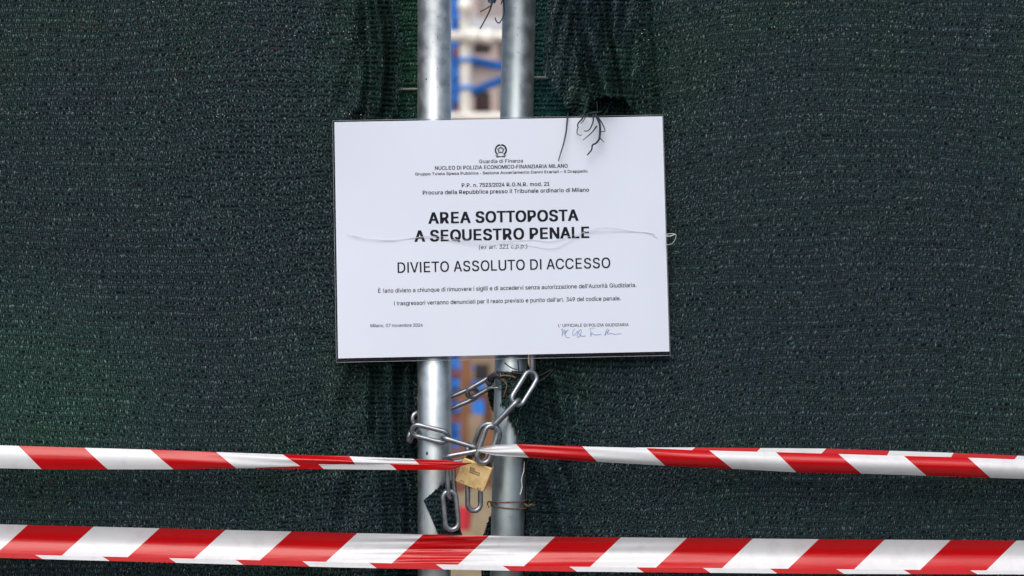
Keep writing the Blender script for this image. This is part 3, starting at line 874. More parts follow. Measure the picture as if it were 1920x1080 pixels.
# ------------------------------------------------------------------ lettering (outlines are polylines, so no font file is read)
GLYPH = json.loads(r'''{"'":[[78,318,70,509,136,509,128,318]],"(":[[89,207,90,244,94,283,101,324,109,364,119,403,132,441,145,477,160,510,177,539,236,539,219,503,204,466,191,428,179,390,169,351,161,313,156,276,152,241,151,207,152,176,155,145,160,115,167,83,177,50,188,16,202,-19,218,-57,236,-96,177,-96,150,-46,128,4,111,55,99,106,92,156]],")":[[37,-96,56,-56,72,-18,86,18,97,52,106,85,113,116,118,147,121,177,122,207,121,241,117,276,112,313,104,351,94,390,82,428,69,466,54,503,37,539,97,539,113,510,128,477,142,441,154,403,164,364,173,323,179,283,183,244,184,207,182,156,174,104,161,53,144,3,123,-47,97,-96]],",":[[38,-119,68,71,137,71,84,-119]],"-":[[337,244,337,188,114,188,114,244]],".":[[95,-4,78,-1,63,9,53,24,50,41,53,59,63,73,78,83,95,87,113,83,128,73,138,59,141,41,138,24,128,9,113,-1]],"/":[[235,533,71,-76,14,-76,178,533]],"0":[[227,-7,191,-3,158,7,130,24,105,48,85,77,69,113,57,155,50,202,48,254,50,306,57,353,69,395,85,431,106,461,130,484,159,502,191,512,227,516,262,512,295,502,323,484,348,461,368,431,384,395,396,353,403,306,405,254,403,202,396,155,384,113,368,77,348,48,323,24,295,7,263,-3],[227,50,261,56,290,74,306,92,320,116,330,144,338,176,342,213,344,254,342,295,338,332,330,365,320,393,306,416,290,435,261,453,227,460,192,453,163,435,147,416,134,393,123,365,115,332,111,295,109,254,111,213,115,176,123,144,134,116,147,92,163,74,192,56]],"1":[[76,0,76,55,391,55,391,0],[276,509,276,0,212,0,212,448,209,448,86,358,86,427,198,509]],"2":[[64,0,64,47,234,229,261,257,282,282,299,305,311,327,318,348,320,371,317,397,308,419,293,436,273,449,250,457,224,460,196,457,172,447,153,433,139,413,130,390,127,362,66,362,68,391,75,418,86,442,111,473,143,496,168,507,196,513,225,516,254,513,281,507,306,497,337,474,361,445,376,411,381,372,378,345,371,318,357,290,336,259,317,235,294,209,267,180,153,60,153,57,389,57,389,0]],"3":[[218,-7,188,-5,159,1,133,10,98,30,70,57,52,91,44,132,109,132,115,107,126,87,144,71,165,59,191,52,219,50,248,53,275,61,297,74,315,93,325,116,329,145,326,172,316,196,299,217,275,234,242,244,201,248,157,248,157,299,288,448,288,452,70,452,70,509,372,509,372,461,211,278,211,289,247,290,279,286,308,276,333,262,354,244,371,222,383,198,391,173,393,145,390,116,383,90,370,66,354,45,333,27,309,12,281,2,251,-5]],"4":[[40,105,40,158,247,509,311,509,109,166,109,163,413,163,413,105],[282,0,282,121,282,146,282,318,343,318,343,0]],"5":[[221,-7,192,-5,165,1,140,11,108,32,83,60,66,93,60,130,122,130,127,108,138,89,154,73,173,60,196,52,221,50,250,53,276,64,298,82,314,104,324,131,328,162,324,193,314,221,297,244,275,262,248,273,218,277,192,275,167,268,145,258,128,246,67,253,96,509,366,509,366,452,151,452,134,301,136,301,155,315,178,325,203,331,229,334,263,330,294,321,321,306,345,285,364,260,379,231,388,199,391,163,388,132,381,102,369,76,352,52,332,32,309,15,282,3,253,-4]],"6":[[226,-7,196,-4,168,3,142,15,119,31,100,51,84,74,73,101,66,130,64,162,68,199,80,239,93,268,112,302,137,340,252,509,322,509,151,261,145,261,154,275,165,288,179,299,196,307,214,312,235,314,265,312,291,305,316,295,346,271,370,240,380,215,387,187,389,157,387,127,379,98,368,73,352,50,333,30,310,14,284,3,257,-4],[226,48,254,52,279,63,299,79,314,101,324,128,327,157,324,187,314,213,299,235,279,251,254,262,226,265,198,262,174,252,153,235,138,214,128,188,125,158,128,128,138,102,153,79,174,63,198,52]],"7":[[97,0,323,448,323,452,62,452,62,509,391,509,391,449,165,0]],"8":[[226,-7,193,-5,163,1,136,11,101,33,74,62,57,96,52,135,55,166,65,195,81,220,101,241,125,256,153,265,153,267,119,282,93,308,76,342,70,380,75,417,90,450,114,477,146,498,170,508,197,514,226,516,255,514,282,508,306,498,337,477,361,450,377,417,382,380,376,342,359,308,333,282,300,267,300,265,327,256,351,241,372,220,387,195,397,166,401,135,395,96,378,62,352,33,317,11,289,1,259,-5],[226,49,258,52,285,60,307,74,323,91,333,113,337,139,333,165,322,189,305,208,283,223,256,232,226,235,196,232,169,223,147,208,130,189,119,165,115,139,119,113,129,91,145,74,167,60,195,52],[226,290,252,292,274,300,293,313,307,330,316,351,319,376,316,399,308,420,294,437,275,449,252,457,226,460,200,457,177,449,159,437,145,420,136,399,133,376,136,351,145,330,159,313,178,300,201,292]],"9":[[226,516,256,513,285,506,310,494,333,478,352,458,368,434,380,408,387,378,389,347,385,309,373,270,359,240,340,207,315,168,200,0,130,0,301,248,307,248,299,234,287,221,273,210,257,202,238,196,218,195,188,197,161,203,137,214,106,237,83,269,72,294,66,321,64,352,66,382,73,411,85,436,101,459,120,479,143,494,168,506,196,513],[226,460,199,457,174,446,154,429,138,407,129,381,125,352,129,322,138,295,154,274,174,257,199,247,226,243,254,247,279,257,299,273,314,295,324,321,327,350,324,381,314,407,299,429,279,446,254,457]],"A":[[16,0,201,509,276,509,463,0,395,0,287,302,276,334,264,372,255,402,244,438,232,478,245,478,233,437,222,402,213,371,201,333,191,302,85,0],[110,142,110,199,370,199,370,142]],"B":[[60,0,60,509,241,509,274,507,304,501,329,491,359,469,381,442,394,410,398,374,395,344,387,320,373,301,356,286,336,275,315,267,315,262,339,257,363,245,385,227,402,203,414,173,418,136,413,100,400,67,377,39,344,18,317,8,284,2,247,0],[125,57,245,57,281,60,309,67,330,80,349,105,355,137,352,161,342,184,327,203,306,218,279,228,248,231,125,231],[125,285,238,285,265,288,288,296,308,309,323,326,333,348,336,372,330,403,313,429,283,446,240,452,125,452]],"C":[[267,-7,225,-3,186,7,150,25,119,49,92,79,70,115,53,157,44,203,40,254,44,305,53,352,70,393,92,429,119,459,150,484,186,501,225,512,267,516,305,513,340,504,373,490,402,471,427,447,448,418,463,385,473,348,408,348,401,373,389,395,375,413,357,428,337,440,315,449,292,454,267,456,237,453,209,445,184,432,161,414,141,391,125,364,113,332,106,295,103,254,106,213,113,177,125,145,141,117,161,94,184,76,210,63,237,56,267,53,292,55,315,60,337,69,357,81,375,96,389,114,401,136,408,160,473,160,463,124,448,91,428,62,402,38,373,19,341,5,305,-4]],"D":[[219,0,96,0,96,57,215,57,254,60,288,68,318,81,343,99,363,122,379,149,390,181,397,216,399,255,397,294,390,329,379,361,364,388,344,410,320,428,291,441,258,449,221,452,93,452,93,509,225,509,273,505,315,495,353,478,385,455,412,426,433,391,449,351,458,306,462,255,458,205,449,159,433,119,411,83,384,54,351,31,312,14,268,3],[125,509,125,0,60,0,60,509]],"E":[[60,0,60,509,372,509,372,452,125,452,125,286,355,286,355,229,125,229,125,57,375,57,375,0]],"F":[[60,0,60,509,369,509,369,452,125,452,125,278,346,278,346,221,125,221,125,0]],"G":[[269,-7,225,-3,185,7,149,25,118,49,91,79,69,116,53,157,43,203,40,254,43,305,53,352,69,393,91,429,117,459,149,484,184,501,223,512,265,516,304,513,340,504,374,489,403,469,429,445,449,416,465,384,474,349,408,349,399,372,387,393,373,411,356,427,337,439,315,448,291,454,265,456,236,453,209,445,183,432,160,414,141,392,125,364,113,332,106,295,103,254,106,213,113,177,125,145,141,117,161,95,184,76,210,63,238,56,269,53,309,57,345,71,374,93,396,123,407,147,413,173,415,202,434,199,283,199,283,256,478,256,478,200,475,160,466,124,451,91,431,62,406,38,377,19,344,5,308,-4]],"H":[[60,0,60,509,125,509,125,289,392,289,392,509,457,509,457,0,392,0,392,232,125,232,125,0]],"I":[[31,0,31,57,118,57,118,452,31,452,31,509,269,509,269,452,183,452,183,57,269,57,269,0]],"J":[[185,-7,143,-2,106,11,75,33,52,63,38,100,33,145,33,173,98,173,98,145,104,104,122,74,149,56,185,50,220,56,248,74,266,104,272,145,272,509,336,509,336,145,332,100,318,63,294,33,263,11,227,-2]],"K":[[104,145,104,216,122,239,139,261,157,282,174,303,193,324,212,344,364,509,448,509,231,276,228,276],[60,0,60,509,125,509,125,334,124,225,125,193,125,0],[372,0,188,259,228,309,449,0]],"L":[[60,0,60,509,125,509,125,57,361,57,361,0]],"M":[[60,0,60,509,152,509,277,187,287,159,299,123,311,84,322,49,307,49,318,83,330,121,342,158,352,187,476,509,568,509,568,0,504,0,504,291,504,327,505,369,506,413,507,457,513,457,505,433,498,409,482,363,467,322,456,291,342,0,286,0,170,291,159,321,145,361,129,408,112,457,119,457,120,416,121,372,122,328,122,291,122,0]],"N":[[60,0,60,509,136,509,343,183,352,169,363,151,375,130,388,107,401,82,414,55,405,54,402,81,401,108,400,134,399,157,399,195,399,509,463,509,463,0,387,0,202,290,177,331,164,354,148,381,108,452,119,454,122,384,124,328,125,291,125,0]],"O":[[267,-7,225,-3,186,7,150,25,119,49,92,79,70,115,53,157,44,203,40,254,44,305,53,352,70,393,92,429,119,459,150,484,186,501,225,512,267,516,309,512,348,501,384,484,415,459,442,429,464,393,480,352,490,305,493,254,490,203,480,157,464,115,442,79,415,49,384,25,348,7,309,-3],[267,53,296,55,324,63,349,76,372,94,392,116,408,144,420,176,428,213,430,254,428,295,420,332,408,365,392,392,372,415,349,433,324,446,296,453,267,456,237,453,210,445,184,433,161,415,142,392,125,364,113,332,106,295,103,254,106,213,113,176,125,144,142,117,161,94,184,76,210,63,237,55]],"P":[[60,0,60,509,235,509,272,506,305,499,332,487,356,471,375,452,390,430,400,404,407,377,409,348,407,318,400,291,390,265,375,243,356,223,332,207,305,195,272,188,235,186,109,186,109,242,233,242,269,246,297,256,318,272,333,294,342,319,344,348,342,376,333,402,318,423,297,439,268,449,232,452,125,452,125,0]],"Q":[[245,159,313,159,369,85,384,65,468,-48,401,-48,346,27,331,46],[267,-7,225,-3,186,7,150,25,119,49,92,79,70,115,53,157,44,203,40,254,44,305,53,352,70,393,92,429,119,459,150,484,186,501,225,512,267,516,309,512,348,501,384,484,415,459,442,429,464,393,480,352,490,305,493,254,490,203,480,157,464,115,442,79,415,49,384,25,348,7,309,-3],[267,53,296,55,324,63,349,76,372,94,392,116,408,144,420,176,428,213,430,254,428,295,420,332,408,365,392,392,372,415,349,433,324,446,296,453,267,456,237,453,210,445,184,433,161,415,142,392,125,364,113,332,106,295,103,254,106,213,113,176,125,144,142,117,161,94,184,76,210,63,237,55]],"R":[[60,0,60,509,236,509,273,506,305,500,333,489,367,465,390,433,401,408,407,381,409,352,407,323,401,296,390,271,367,240,333,217,305,206,273,200,236,198,96,198,96,255,234,255,269,258,298,267,319,281,334,300,342,324,345,352,342,380,334,405,319,425,298,440,269,449,233,452,125,452,125,0],[353,0,230,229,303,229,428,0]],"S":[[224,-9,188,-7,156,-1,128,9,102,23,81,40,64,60,51,83,42,109,38,137,104,137,110,110,123,88,142,71,166,59,194,52,224,49,257,52,286,60,311,74,329,92,341,114,346,139,342,161,332,179,316,193,296,205,272,214,245,222,184,239,145,253,112,269,86,289,67,313,56,341,52,372,58,413,75,448,92,468,113,484,138,498,165,508,195,514,227,516,259,514,289,508,316,498,351,476,377,449,394,415,401,378,337,378,326,412,302,437,280,449,254,456,225,459,194,456,167,448,145,435,129,418,118,398,115,376,119,352,131,334,148,319,169,308,191,300,212,293,264,279,287,272,312,264,336,252,359,238,379,220,395,198,405,171,408,139,403,99,386,64,370,43,349,25,323,11,294,0,261,-7]],"T":[[32,452,32,509,417,509,417,452,257,452,257,0,193,0,193,452]],"U":[[259,-8,220,-6,186,2,154,15,126,33,103,55,85,80,71,108,63,140,60,173,60,509,124,509,124,178,128,144,141,113,160,87,187,68,220,56,259,52,298,56,331,68,357,87,377,113,389,144,393,178,393,509,457,509,457,173,454,140,446,108,433,80,414,55,391,33,363,15,332,2,297,-6]],"V":[[204,0,16,509,84,509,192,206,203,176,215,137,225,106,236,71,248,31,235,31,247,71,257,107,267,138,279,176,290,206,395,509,463,509,278,0]],"W":[[155,0,16,509,82,509,163,196,170,171,175,145,187,94,192,67,197,40,189,40,194,67,200,94,205,120,211,145,224,196,306,509,380,509,462,196,468,171,474,145,486,94,492,67,497,40,488,40,493,67,499,94,504,120,510,145,523,196,603,509,670,509,530,0,455,0,368,323,359,356,351,391,346,417,341,445,336,475,350,475,345,446,340,420,335,395,327,359,318,323,230,0]],"X":[[18,0,217,284,217,236,29,509,104,509,178,400,192,379,204,361,214,345,223,329,233,312,243,292,232,292,252,329,261,345,272,361,298,400,374,509,446,509,259,239,259,287,456,0,382,0,292,129,268,165,259,180,250,195,241,212,230,231,244,231,235,213,225,196,216,181,206,166,182,129,91,0]],"Y":[[203,0,203,208,16,509,91,509,192,344,208,318,222,292,236,264,250,230,224,230,237,265,251,293,265,318,280,344,381,509,455,509,268,208,268,0]],"Z":[[42,0,42,46,273,385,289,408,306,431,323,453,341,476,348,454,317,453,285,452,254,452,223,452,40,452,40,509,397,509,397,462,169,129,152,105,134,81,97,33,90,54,121,56,152,57,183,57,214,57,399,57,399,0]],"a":[[160,-9,126,-5,94,5,68,22,48,45,35,73,30,108,34,138,43,161,58,179,78,193,100,203,125,211,152,216,178,220,234,227,252,230,265,235,273,243,276,255,276,257,273,279,267,297,256,311,240,322,220,329,196,331,171,329,149,322,132,313,118,301,107,288,100,274,41,291,57,322,79,346,104,364,133,375,163,382,194,384,215,383,239,379,263,372,286,360,306,343,322,320,333,290,337,251,337,0,277,0,277,52,272,52,264,38,252,25,236,12,215,1,190,-6],[170,45,202,49,228,59,248,74,263,93,272,115,276,138,276,190,270,186,259,182,246,179,231,176,200,171,175,168,154,164,134,159,117,150,103,139,95,124,92,105,94,87,102,72,114,61,130,52,149,47]],"b":[[229,-8,198,-5,172,4,153,17,138,31,127,46,118,59,112,59,112,0,53,0,53,509,114,509,114,319,118,319,127,331,137,346,152,360,171,373,197,381,229,384,259,382,287,374,313,361,335,342,354,320,370,293,381,261,388,227,390,189,388,151,381,116,370,84,355,57,336,34,313,16,288,3,260,-6],[220,47,253,51,279,66,301,88,316,117,325,151,328,189,325,227,316,261,301,290,280,311,253,325,220,330,188,325,161,312,140,291,125,263,116,229,113,189,116,150,125,115,140,86,162,65,188,51]],"c":[[207,-8,174,-5,144,3,117,16,93,35,72,58,56,85,44,116,37,150,34,187,37,225,44,260,56,291,72,318,93,341,117,360,144,374,174,382,207,384,234,383,260,377,284,368,305,356,324,341,340,322,353,301,362,277,303,262,298,276,290,289,281,301,270,311,257,319,242,325,226,329,207,330,173,325,145,310,124,287,108,258,99,224,96,187,99,151,108,117,124,89,145,66,173,51,207,46,226,48,243,52,258,58,271,66,282,76,292,89,299,102,304,117,363,102,354,78,341,56,325,37,306,21,285,9,261,-1,235,-6]],"d":[[195,-8,165,-6,137,3,111,16,89,34,70,57,55,84,43,116,36,151,34,189,36,227,43,261,55,293,70,320,89,342,112,361,137,374,165,382,196,384,228,381,253,373,272,360,287,346,298,331,306,319,311,319,311,509,372,509,372,0,313,0,313,59,307,59,298,46,287,31,272,17,252,4,227,-5],[205,47,236,51,263,65,284,86,299,115,309,150,312,189,309,229,300,263,284,291,263,312,237,325,205,330,172,325,145,311,124,290,108,261,99,227,96,189,99,151,109,117,124,88,145,66,172,51]],"e":[[212,-8,177,-5,145,3,117,16,92,35,72,58,56,85,44,116,37,150,34,187,36,224,44,258,55,290,71,317,91,340,115,359,142,373,172,382,205,384,236,382,266,374,294,361,319,341,341,315,357,282,365,256,370,227,371,194,371,169,75,169,75,221,338,221,310,202,307,237,298,269,283,294,263,314,237,326,205,330,173,326,146,313,125,294,109,270,99,241,96,211,96,178,100,139,110,106,128,80,151,61,179,50,212,46,234,48,254,53,271,61,285,73,297,88,306,105,365,91,353,63,335,39,311,19,283,4,249,-5]],"f":[[228,379,228,327,6,327,6,379],[81,0,81,432,84,461,96,486,113,505,135,519,161,527,187,530,207,529,222,527,234,524,243,521,227,468,215,472,206,473,195,474,171,470,154,460,145,443,142,419,142,0]],"g":[[207,-151,168,-148,134,-140,105,-127,82,-110,64,-91,51,-69,101,-41,110,-53,122,-66,136,-78,154,-88,178,-95,207,-97,249,-92,282,-75,304,-47,311,-6,311,68,306,68,298,56,287,41,272,28,252,16,227,8,195,5,165,7,138,14,113,27,90,43,71,65,55,90,43,120,36,154,34,191,36,229,43,263,55,293,71,320,90,342,112,361,138,374,166,382,196,384,228,382,253,373,273,360,288,346,299,331,308,319,313,319,313,379,372,379,372,-9,370,-40,363,-67,350,-90,324,-117,291,-136,265,-144,237,-149],[205,59,237,63,264,75,285,95,300,121,309,154,312,193,309,231,300,264,285,291,264,312,237,325,205,330,172,325,145,312,124,290,109,262,99,229,96,193,99,155,109,123,124,96,145,76,172,63]],"h":[[114,227,114,0,53,0,53,509,114,509,114,287,102,287,116,319,132,344,152,362,187,379,227,384,264,380,295,369,321,349,341,321,350,298,355,271,357,240,357,0,296,0,296,235,290,275,273,304,246,323,210,329,184,326,161,317,141,303,126,283,117,257]],"i":[[53,0,53,379,114,379,114,0],[84,443,67,446,54,455,44,468,41,483,44,499,54,512,67,521,84,524,100,521,114,512,123,499,126,483,123,468,114,455,100,446]],"j":[[53,379,114,379,114,-30,111,-63,102,-90,86,-113,65,-129,37,-139,4,-143,-10,-143,-10,-87,2,-87,25,-83,40,-72,50,-54,53,-29],[83,443,67,446,53,455,44,468,41,483,44,499,53,512,67,521,83,524,100,521,114,512,123,499,126,483,123,468,114,455,100,446]],"l":[[139,-2,101,3,74,20,58,47,53,84,53,509,114,509,114,99,115,77,120,62,130,54,146,52,160,53,170,54,181,3,162,-1,151,-2]],"m":[[53,0,53,379,112,379,112,295,108,295,118,323,132,346,151,363,172,376,195,384,219,386,257,380,287,361,309,331,321,295,312,295,322,321,337,343,357,361,381,375,407,383,437,386,468,383,497,372,522,354,541,328,553,296,557,255,557,0,496,0,496,254,490,289,473,313,447,326,419,330,395,328,374,320,358,307,345,290,338,270,335,247,335,0,274,0,274,260,269,288,253,311,229,326,199,330,178,328,158,320,140,307,126,289,117,266,114,238,114,0]],"n":[[114,227,114,0,53,0,53,379,112,379,112,287,102,287,116,319,132,344,152,362,187,379,227,384,264,380,295,369,321,349,341,321,350,298,355,271,357,240,357,0,296,0,296,235,290,275,273,304,246,323,210,329,184,326,161,317,141,303,126,283,117,257]],"o":[[207,-8,174,-5,144,3,117,16,93,35,72,58,56,85,44,116,37,150,34,187,37,225,44,260,56,291,72,318,93,341,117,360,144,374,174,382,207,384,241,382,271,374,299,360,323,341,343,318,359,291,371,260,379,225,381,187,379,150,371,116,359,85,343,58,323,35,299,16,271,3,241,-5],[207,46,242,51,270,66,292,89,307,117,316,151,319,187,316,224,307,258,292,287,270,310,242,325,207,330,173,325,145,310,124,287,108,258,99,224,96,187,99,151,108,117,124,89,145,66,173,51]],"p":[[53,-143,53,379,112,379,112,319,118,319,126,331,137,346,152,360,171,373,197,381,229,384,259,382,287,374,313,361,335,342,354,320,370,293,381,261,388,227,390,189,388,151,381,116,370,84,355,57,336,34,313,16,288,3,260,-6,229,-8,198,-5,173,4,153,17,138,31,127,46,118,59,114,59,114,-143],[220,47,253,51,279,66,301,88,316,117,325,151,328,189,325,227,316,261,301,290,280,311,253,325,220,330,188,325,161,312,140,291,125,263,116,229,113,189,116,150,125,115,140,86,162,65,188,51]],"q":[[372,-143,311,-143,311,59,306,59,298,46,287,31,272,17,252,4,227,-5,195,-8,165,-6,137,3,111,16,89,34,70,57,55,84,43,116,36,151,34,189,36,227,43,261,55,293,70,320,89,342,112,361,137,374,165,382,196,384,228,381,253,373,272,360,287,346,298,331,307,319,313,319,313,379,372,379],[205,47,236,51,263,65,284,86,299,115,309,150,312,189,309,229,300,263,284,291,263,312,237,325,205,330,172,325,145,311,124,290,108,261,99,227,96,189,99,151,109,117,124,88,145,66,172,51]],"r":[[53,0,53,379,112,379,112,321,115,321,130,347,152,367,181,380,213,385,229,384,243,384,243,322,230,324,219,325,207,326,182,323,159,315,140,301,126,284,117,262,114,237,114,0]],"s":[[182,-8,145,-5,112,3,84,18,62,38,45,63,36,94,94,107,105,79,124,60,150,49,181,45,217,50,244,62,262,81,268,103,265,121,254,136,237,147,212,155,149,170,118,180,92,192,72,208,53,237,47,274,51,305,65,332,87,354,115,370,149,381,187,384,223,381,254,372,279,358,299,339,314,316,324,290,268,277,258,298,243,316,219,328,187,333,156,329,131,317,114,299,109,277,112,258,124,243,144,232,172,223,229,209,261,200,287,187,306,171,325,142,331,107,326,75,312,47,290,24,260,6,223,-5]],"t":[[204,379,204,327,6,327,6,379],[65,471,126,471,126,98,128,76,136,61,150,53,170,50,185,51,202,54,213,2,203,-1,192,-3,180,-4,168,-4,138,-1,113,7,92,21,72,52,65,93]],"u":[[182,-5,146,-1,115,11,89,31,69,59,60,82,54,109,53,139,53,379,114,379,114,144,119,105,137,75,164,56,200,50,226,53,249,62,268,77,283,97,293,122,296,153,296,379,357,379,357,0,298,0,298,92,307,92,294,60,277,35,257,17,222,0]],"v":[[163,0,17,379,84,379,165,155,177,121,187,87,196,53,206,21,184,21,194,53,203,87,213,121,224,155,305,379,371,379,226,0]],"x":[[21,0,171,218,171,171,29,379,100,379,147,306,164,279,179,253,193,229,207,206,175,206,190,229,202,253,216,279,233,306,282,379,352,379,209,169,209,214,358,0,287,0,231,85,214,112,200,136,187,159,173,182,205,182,191,159,178,136,165,112,148,85,91,0]],"y":[[47,-139,61,-86,71,-87,88,-90,104,-89,118,-84,130,-74,141,-58,151,-36,163,-1,17,379,84,379,165,155,177,121,187,87,196,53,206,21,184,21,193,53,202,87,212,121,224,155,305,379,371,379,204,-58,191,-85,177,-107,159,-124,139,-136,117,-143,91,-145,77,-145,65,-143,54,-141]],"z":[[42,0,42,46,254,320,254,323,48,323,48,379,333,379,333,331,126,60,126,56,339,56,339,0]],"\u00c8":[[60,0,60,509,372,509,372,452,125,452,125,286,355,286,355,229,125,229,125,57,375,57,375,0],[194,558,128,659,196,659,244,558]],"\u00e0":[[160,-9,126,-5,94,5,68,22,48,45,35,73,30,108,34,138,43,161,58,179,78,193,100,203,125,211,152,216,178,220,234,227,252,230,265,235,273,243,276,255,276,257,273,279,267,297,256,311,240,322,220,329,196,331,171,329,149,322,132,313,118,301,107,288,100,274,41,291,57,322,79,346,104,364,133,375,163,382,194,384,215,383,239,379,263,372,286,360,306,343,322,320,333,290,337,251,337,0,277,0,277,52,272,52,264,38,252,25,236,12,215,1,190,-6],[170,45,202,49,228,59,248,74,263,93,272,115,276,138,276,190,270,186,259,182,246,179,231,176,200,171,175,168,154,164,134,159,117,150,103,139,95,124,92,105,94,87,102,72,114,61,130,52,149,47],[165,429,99,529,168,529,215,429]],"\u2013":[[350,244,350,188,0,188,0,244]]}''')
GLYPH['I'] = [[100, 0, 100, 509, 166, 509, 166, 0]]
GLYPH['l'] = [[60, 0, 60, 525, 120, 525, 120, 0]]
ADV_R = dict(zip("ABCDEFGHIJLMNOPQRSTUVXYZabcdefghijlmnopqrstuvxyz", [667, 667, 722, 722, 667, 611, 778, 722, 278, 500, 556, 833, 722, 778, 667, 778, 722, 667, 611, 722, 667, 667, 667, 611,
    556, 556, 500, 556, 556, 278, 556, 556, 222, 222, 222, 833, 556, 556, 556, 556, 333, 500, 278, 556, 500, 500, 500, 500]))
ADV_B = dict(zip("ABCDEFGHIJLMNOPQRSTUVXYZabcdefghijlmnopqrstuvxyz", [722, 722, 722, 722, 667, 611, 778, 722, 278, 556, 611, 833, 722, 778, 667, 778, 722, 667, 611, 722, 667, 667, 667, 611,
    556, 611, 556, 611, 556, 333, 611, 611, 278, 278, 278, 889, 611, 611, 611, 611, 389, 556, 333, 611, 556, 556, 556, 500]))
for A in (ADV_R, ADV_B):
    A.update({c: 556 for c in '0123456789'}); A.update({' ': 278, '.': 278, ',': 278, '/': 278, '-': 333, '(': 333, ')': 333, '\u2013': 556, "'": 230,
              '\u00c8': 667, '\u00e0': 556, 'K': 700})
FS = .716 / .509
def area2(s):
    n = len(s) // 2
    return sum(s[2 * i] * s[(2 * i + 3) % (2 * n)] - s[(2 * i + 2) % (2 * n)] * s[2 * i + 1] for i in range(n))
def text_shapes(txt, bold):
    """closed outlines in em units, with Helvetica-like advances; returns (splines, width)"""
    A = ADV_B if bold else ADV_R
    x = 0; out = []
    for ch in txt:
        adv = A[ch] / 1000
        sps = GLYPH.get(ch)
        if sps:
            x0 = min(min(s[0::2]) for s in sps) / 1000; x1 = max(max(s[0::2]) for s in sps) / 1000
            w = (x1 - x0) * FS
            fx = min(1, (adv - (.095 if bold or ch.islower() or ch.isdigit() else .06)) / w) if w > 0 else 1
            ox = x + (adv - w * fx) / 2
            # solid strokes of a letter overlap: each goes to a layer of its own, counters go with the largest stroke
            solid = sorted([s for s in sps if area2(s) < 0], key=area2)
            for k, s in [(k, s) for k, s in enumerate(solid)] + [(0, s) for s in sps if area2(s) >= 0]:
                while len(out) <= k:
                    out.append([])
                out[k].append([(ox + (s[i] / 1000 - x0) * FS * fx, s[i + 1] / 1000 * FS) for i in range(0, len(s), 2)])
        x += adv
    return out, x
def text_mesh(name, layers, fx, dx, dy):
    """fills every layer and strikes it several times for weight; z holds a tiny stacking order"""
    V, F = [], []
    z = 0
    for lay in layers:
        m = shapes_mesh('layer', lay)
        for ax_, ay_ in (((-dx, -dy), (dx, -dy), (-dx, dy), (dx, dy)) if dx > .003 else ((0, 0),)):
            b0 = len(V)
            V += [((v.co.x + ax_) * fx, v.co.y * (1 - .0) + ay_, z) for v in m.vertices]
            F += [[b0 + i for i in p.vertices] for p in m.polygons]
            z += 1
        bpy.data.meshes.remove(m)
    me = bpy.data.meshes.new(name)
    me.from_pydata(V, [], F)
    return me
def shapes_mesh(name, splines, offset=0.):
    cu = bpy.data.curves.new('lettering', 'CURVE')
    cu.dimensions = '2D'; cu.fill_mode = 'BOTH'; cu.offset = offset
    for s in splines:
        sp_ = cu.splines.new('POLY'); sp_.points.add(len(s) - 1)
        for p, q in zip(sp_.points, s):
            p.co = (q[0], q[1], 0, 1)
        sp_.use_cyclic_u = True
    ob = bpy.data.objects.new('lettering', cu); C.objects.link(ob)
    dg = bpy.context.evaluated_depsgraph_get()
    me = bpy.data.meshes.new_from_object(ob.evaluated_get(dg))
    me.name = name
    bpy.data.objects.remove(ob); bpy.data.curves.remove(cu)
    return me

# padlock marks
def on_lock(name, txt, cx, cz, w, h, bold=True):
    sp_, tw_ = text_shapes(txt, bold)
    me = text_mesh(name, sp_, 1, .02, .01)
    for v in me.vertices:
        v.co = Vector((cx + (v.co.x / tw_ - .5) * w, -D2 - .00015 - .00001 * v.co.z, cz + (v.co.y / .716 - .5) * h))
    link(name, me, M_grv, pl)
on_lock('engraved_letters', 'ITY', -.0105, -.0135, .0068, .0033)
on_lock('engraved_letters', 'K2', .0125, -.0140, .0050, .0030)
for i, (zz, ww, xx) in enumerate(((.0072, .0070, -.0040), (.0046, .0140, .0000), (.0020, .0140, .0005))):
    bm = bmesh.new()
    n = int(ww / .0016)
    for q in range(n):
        box_bm(bm, (xx - ww / 2 + (q + .5) * ww / n, -D2 - .0001, zz), (ww / n * .66, .0003, .0018))
    me = bpy.data.meshes.new('engraved_mark'); bm.to_mesh(me); bm.free()
    link('engraved_mark', me, M_grv, pl)

# ------------------------------------------------------------------ the laminated notice
notice = empty('notice', P(940, 450, 0), 'white laminated paper notice in black Italian lettering tied across both tubes', 'notice')
NL = notice.location
TL, TR, BR, BL = (627, 229), (1242, 218), (1255, 659), (634, 672)
def quad(u, v):                 # u, v in 0..1 from the top left
    x = (1 - v) * ((1 - u) * TL[0] + u * TR[0]) + v * ((1 - u) * BL[0] + u * BR[0])
    y = (1 - v) * ((1 - u) * TL[1] + u * TR[1]) + v * ((1 - u) * BL[1] + u * BR[1])
    return x, y
wp = sines(44, 5, 1.5, 6)
def bow(px, py):
    t = (px - 905) / 330.
    q = (py - 445) / 225.
    return -.002 + .0125 * t * t * (1 + .15 * q) + .0017 * wp(t * 1.3, q * .6) * (.45 + np.abs(t)) - .0008 * np.abs(q)
def sheet(name, u0, u1, v0, v1, dy, mat, nu=70, nv=50):
    U, V_ = np.meshgrid(np.linspace(u0, u1, nu), np.linspace(v0, v1, nv))
    px, py = quad(U, V_)
    X = PA(px, py, bow(px, py) + dy).reshape(-1, 3) - np.array(NL)[None]
    return link(name, mesh_np(name, X, grid_faces(nu, nv)[:, ::-1], True, np.stack([U.ravel(), V_.ravel()], -1)), mat, notice)
M_paper, nt, b = new_mat('white_paper')
n1 = noise(nt, 5, 3)
rp = ramp(nt, n1.outputs['Fac'], [(.35, (.64, .69, .80)), (.65, (.67, .72, .82))])
nt.links.new(rp.outputs['Color'], b.inputs['Base Color'])
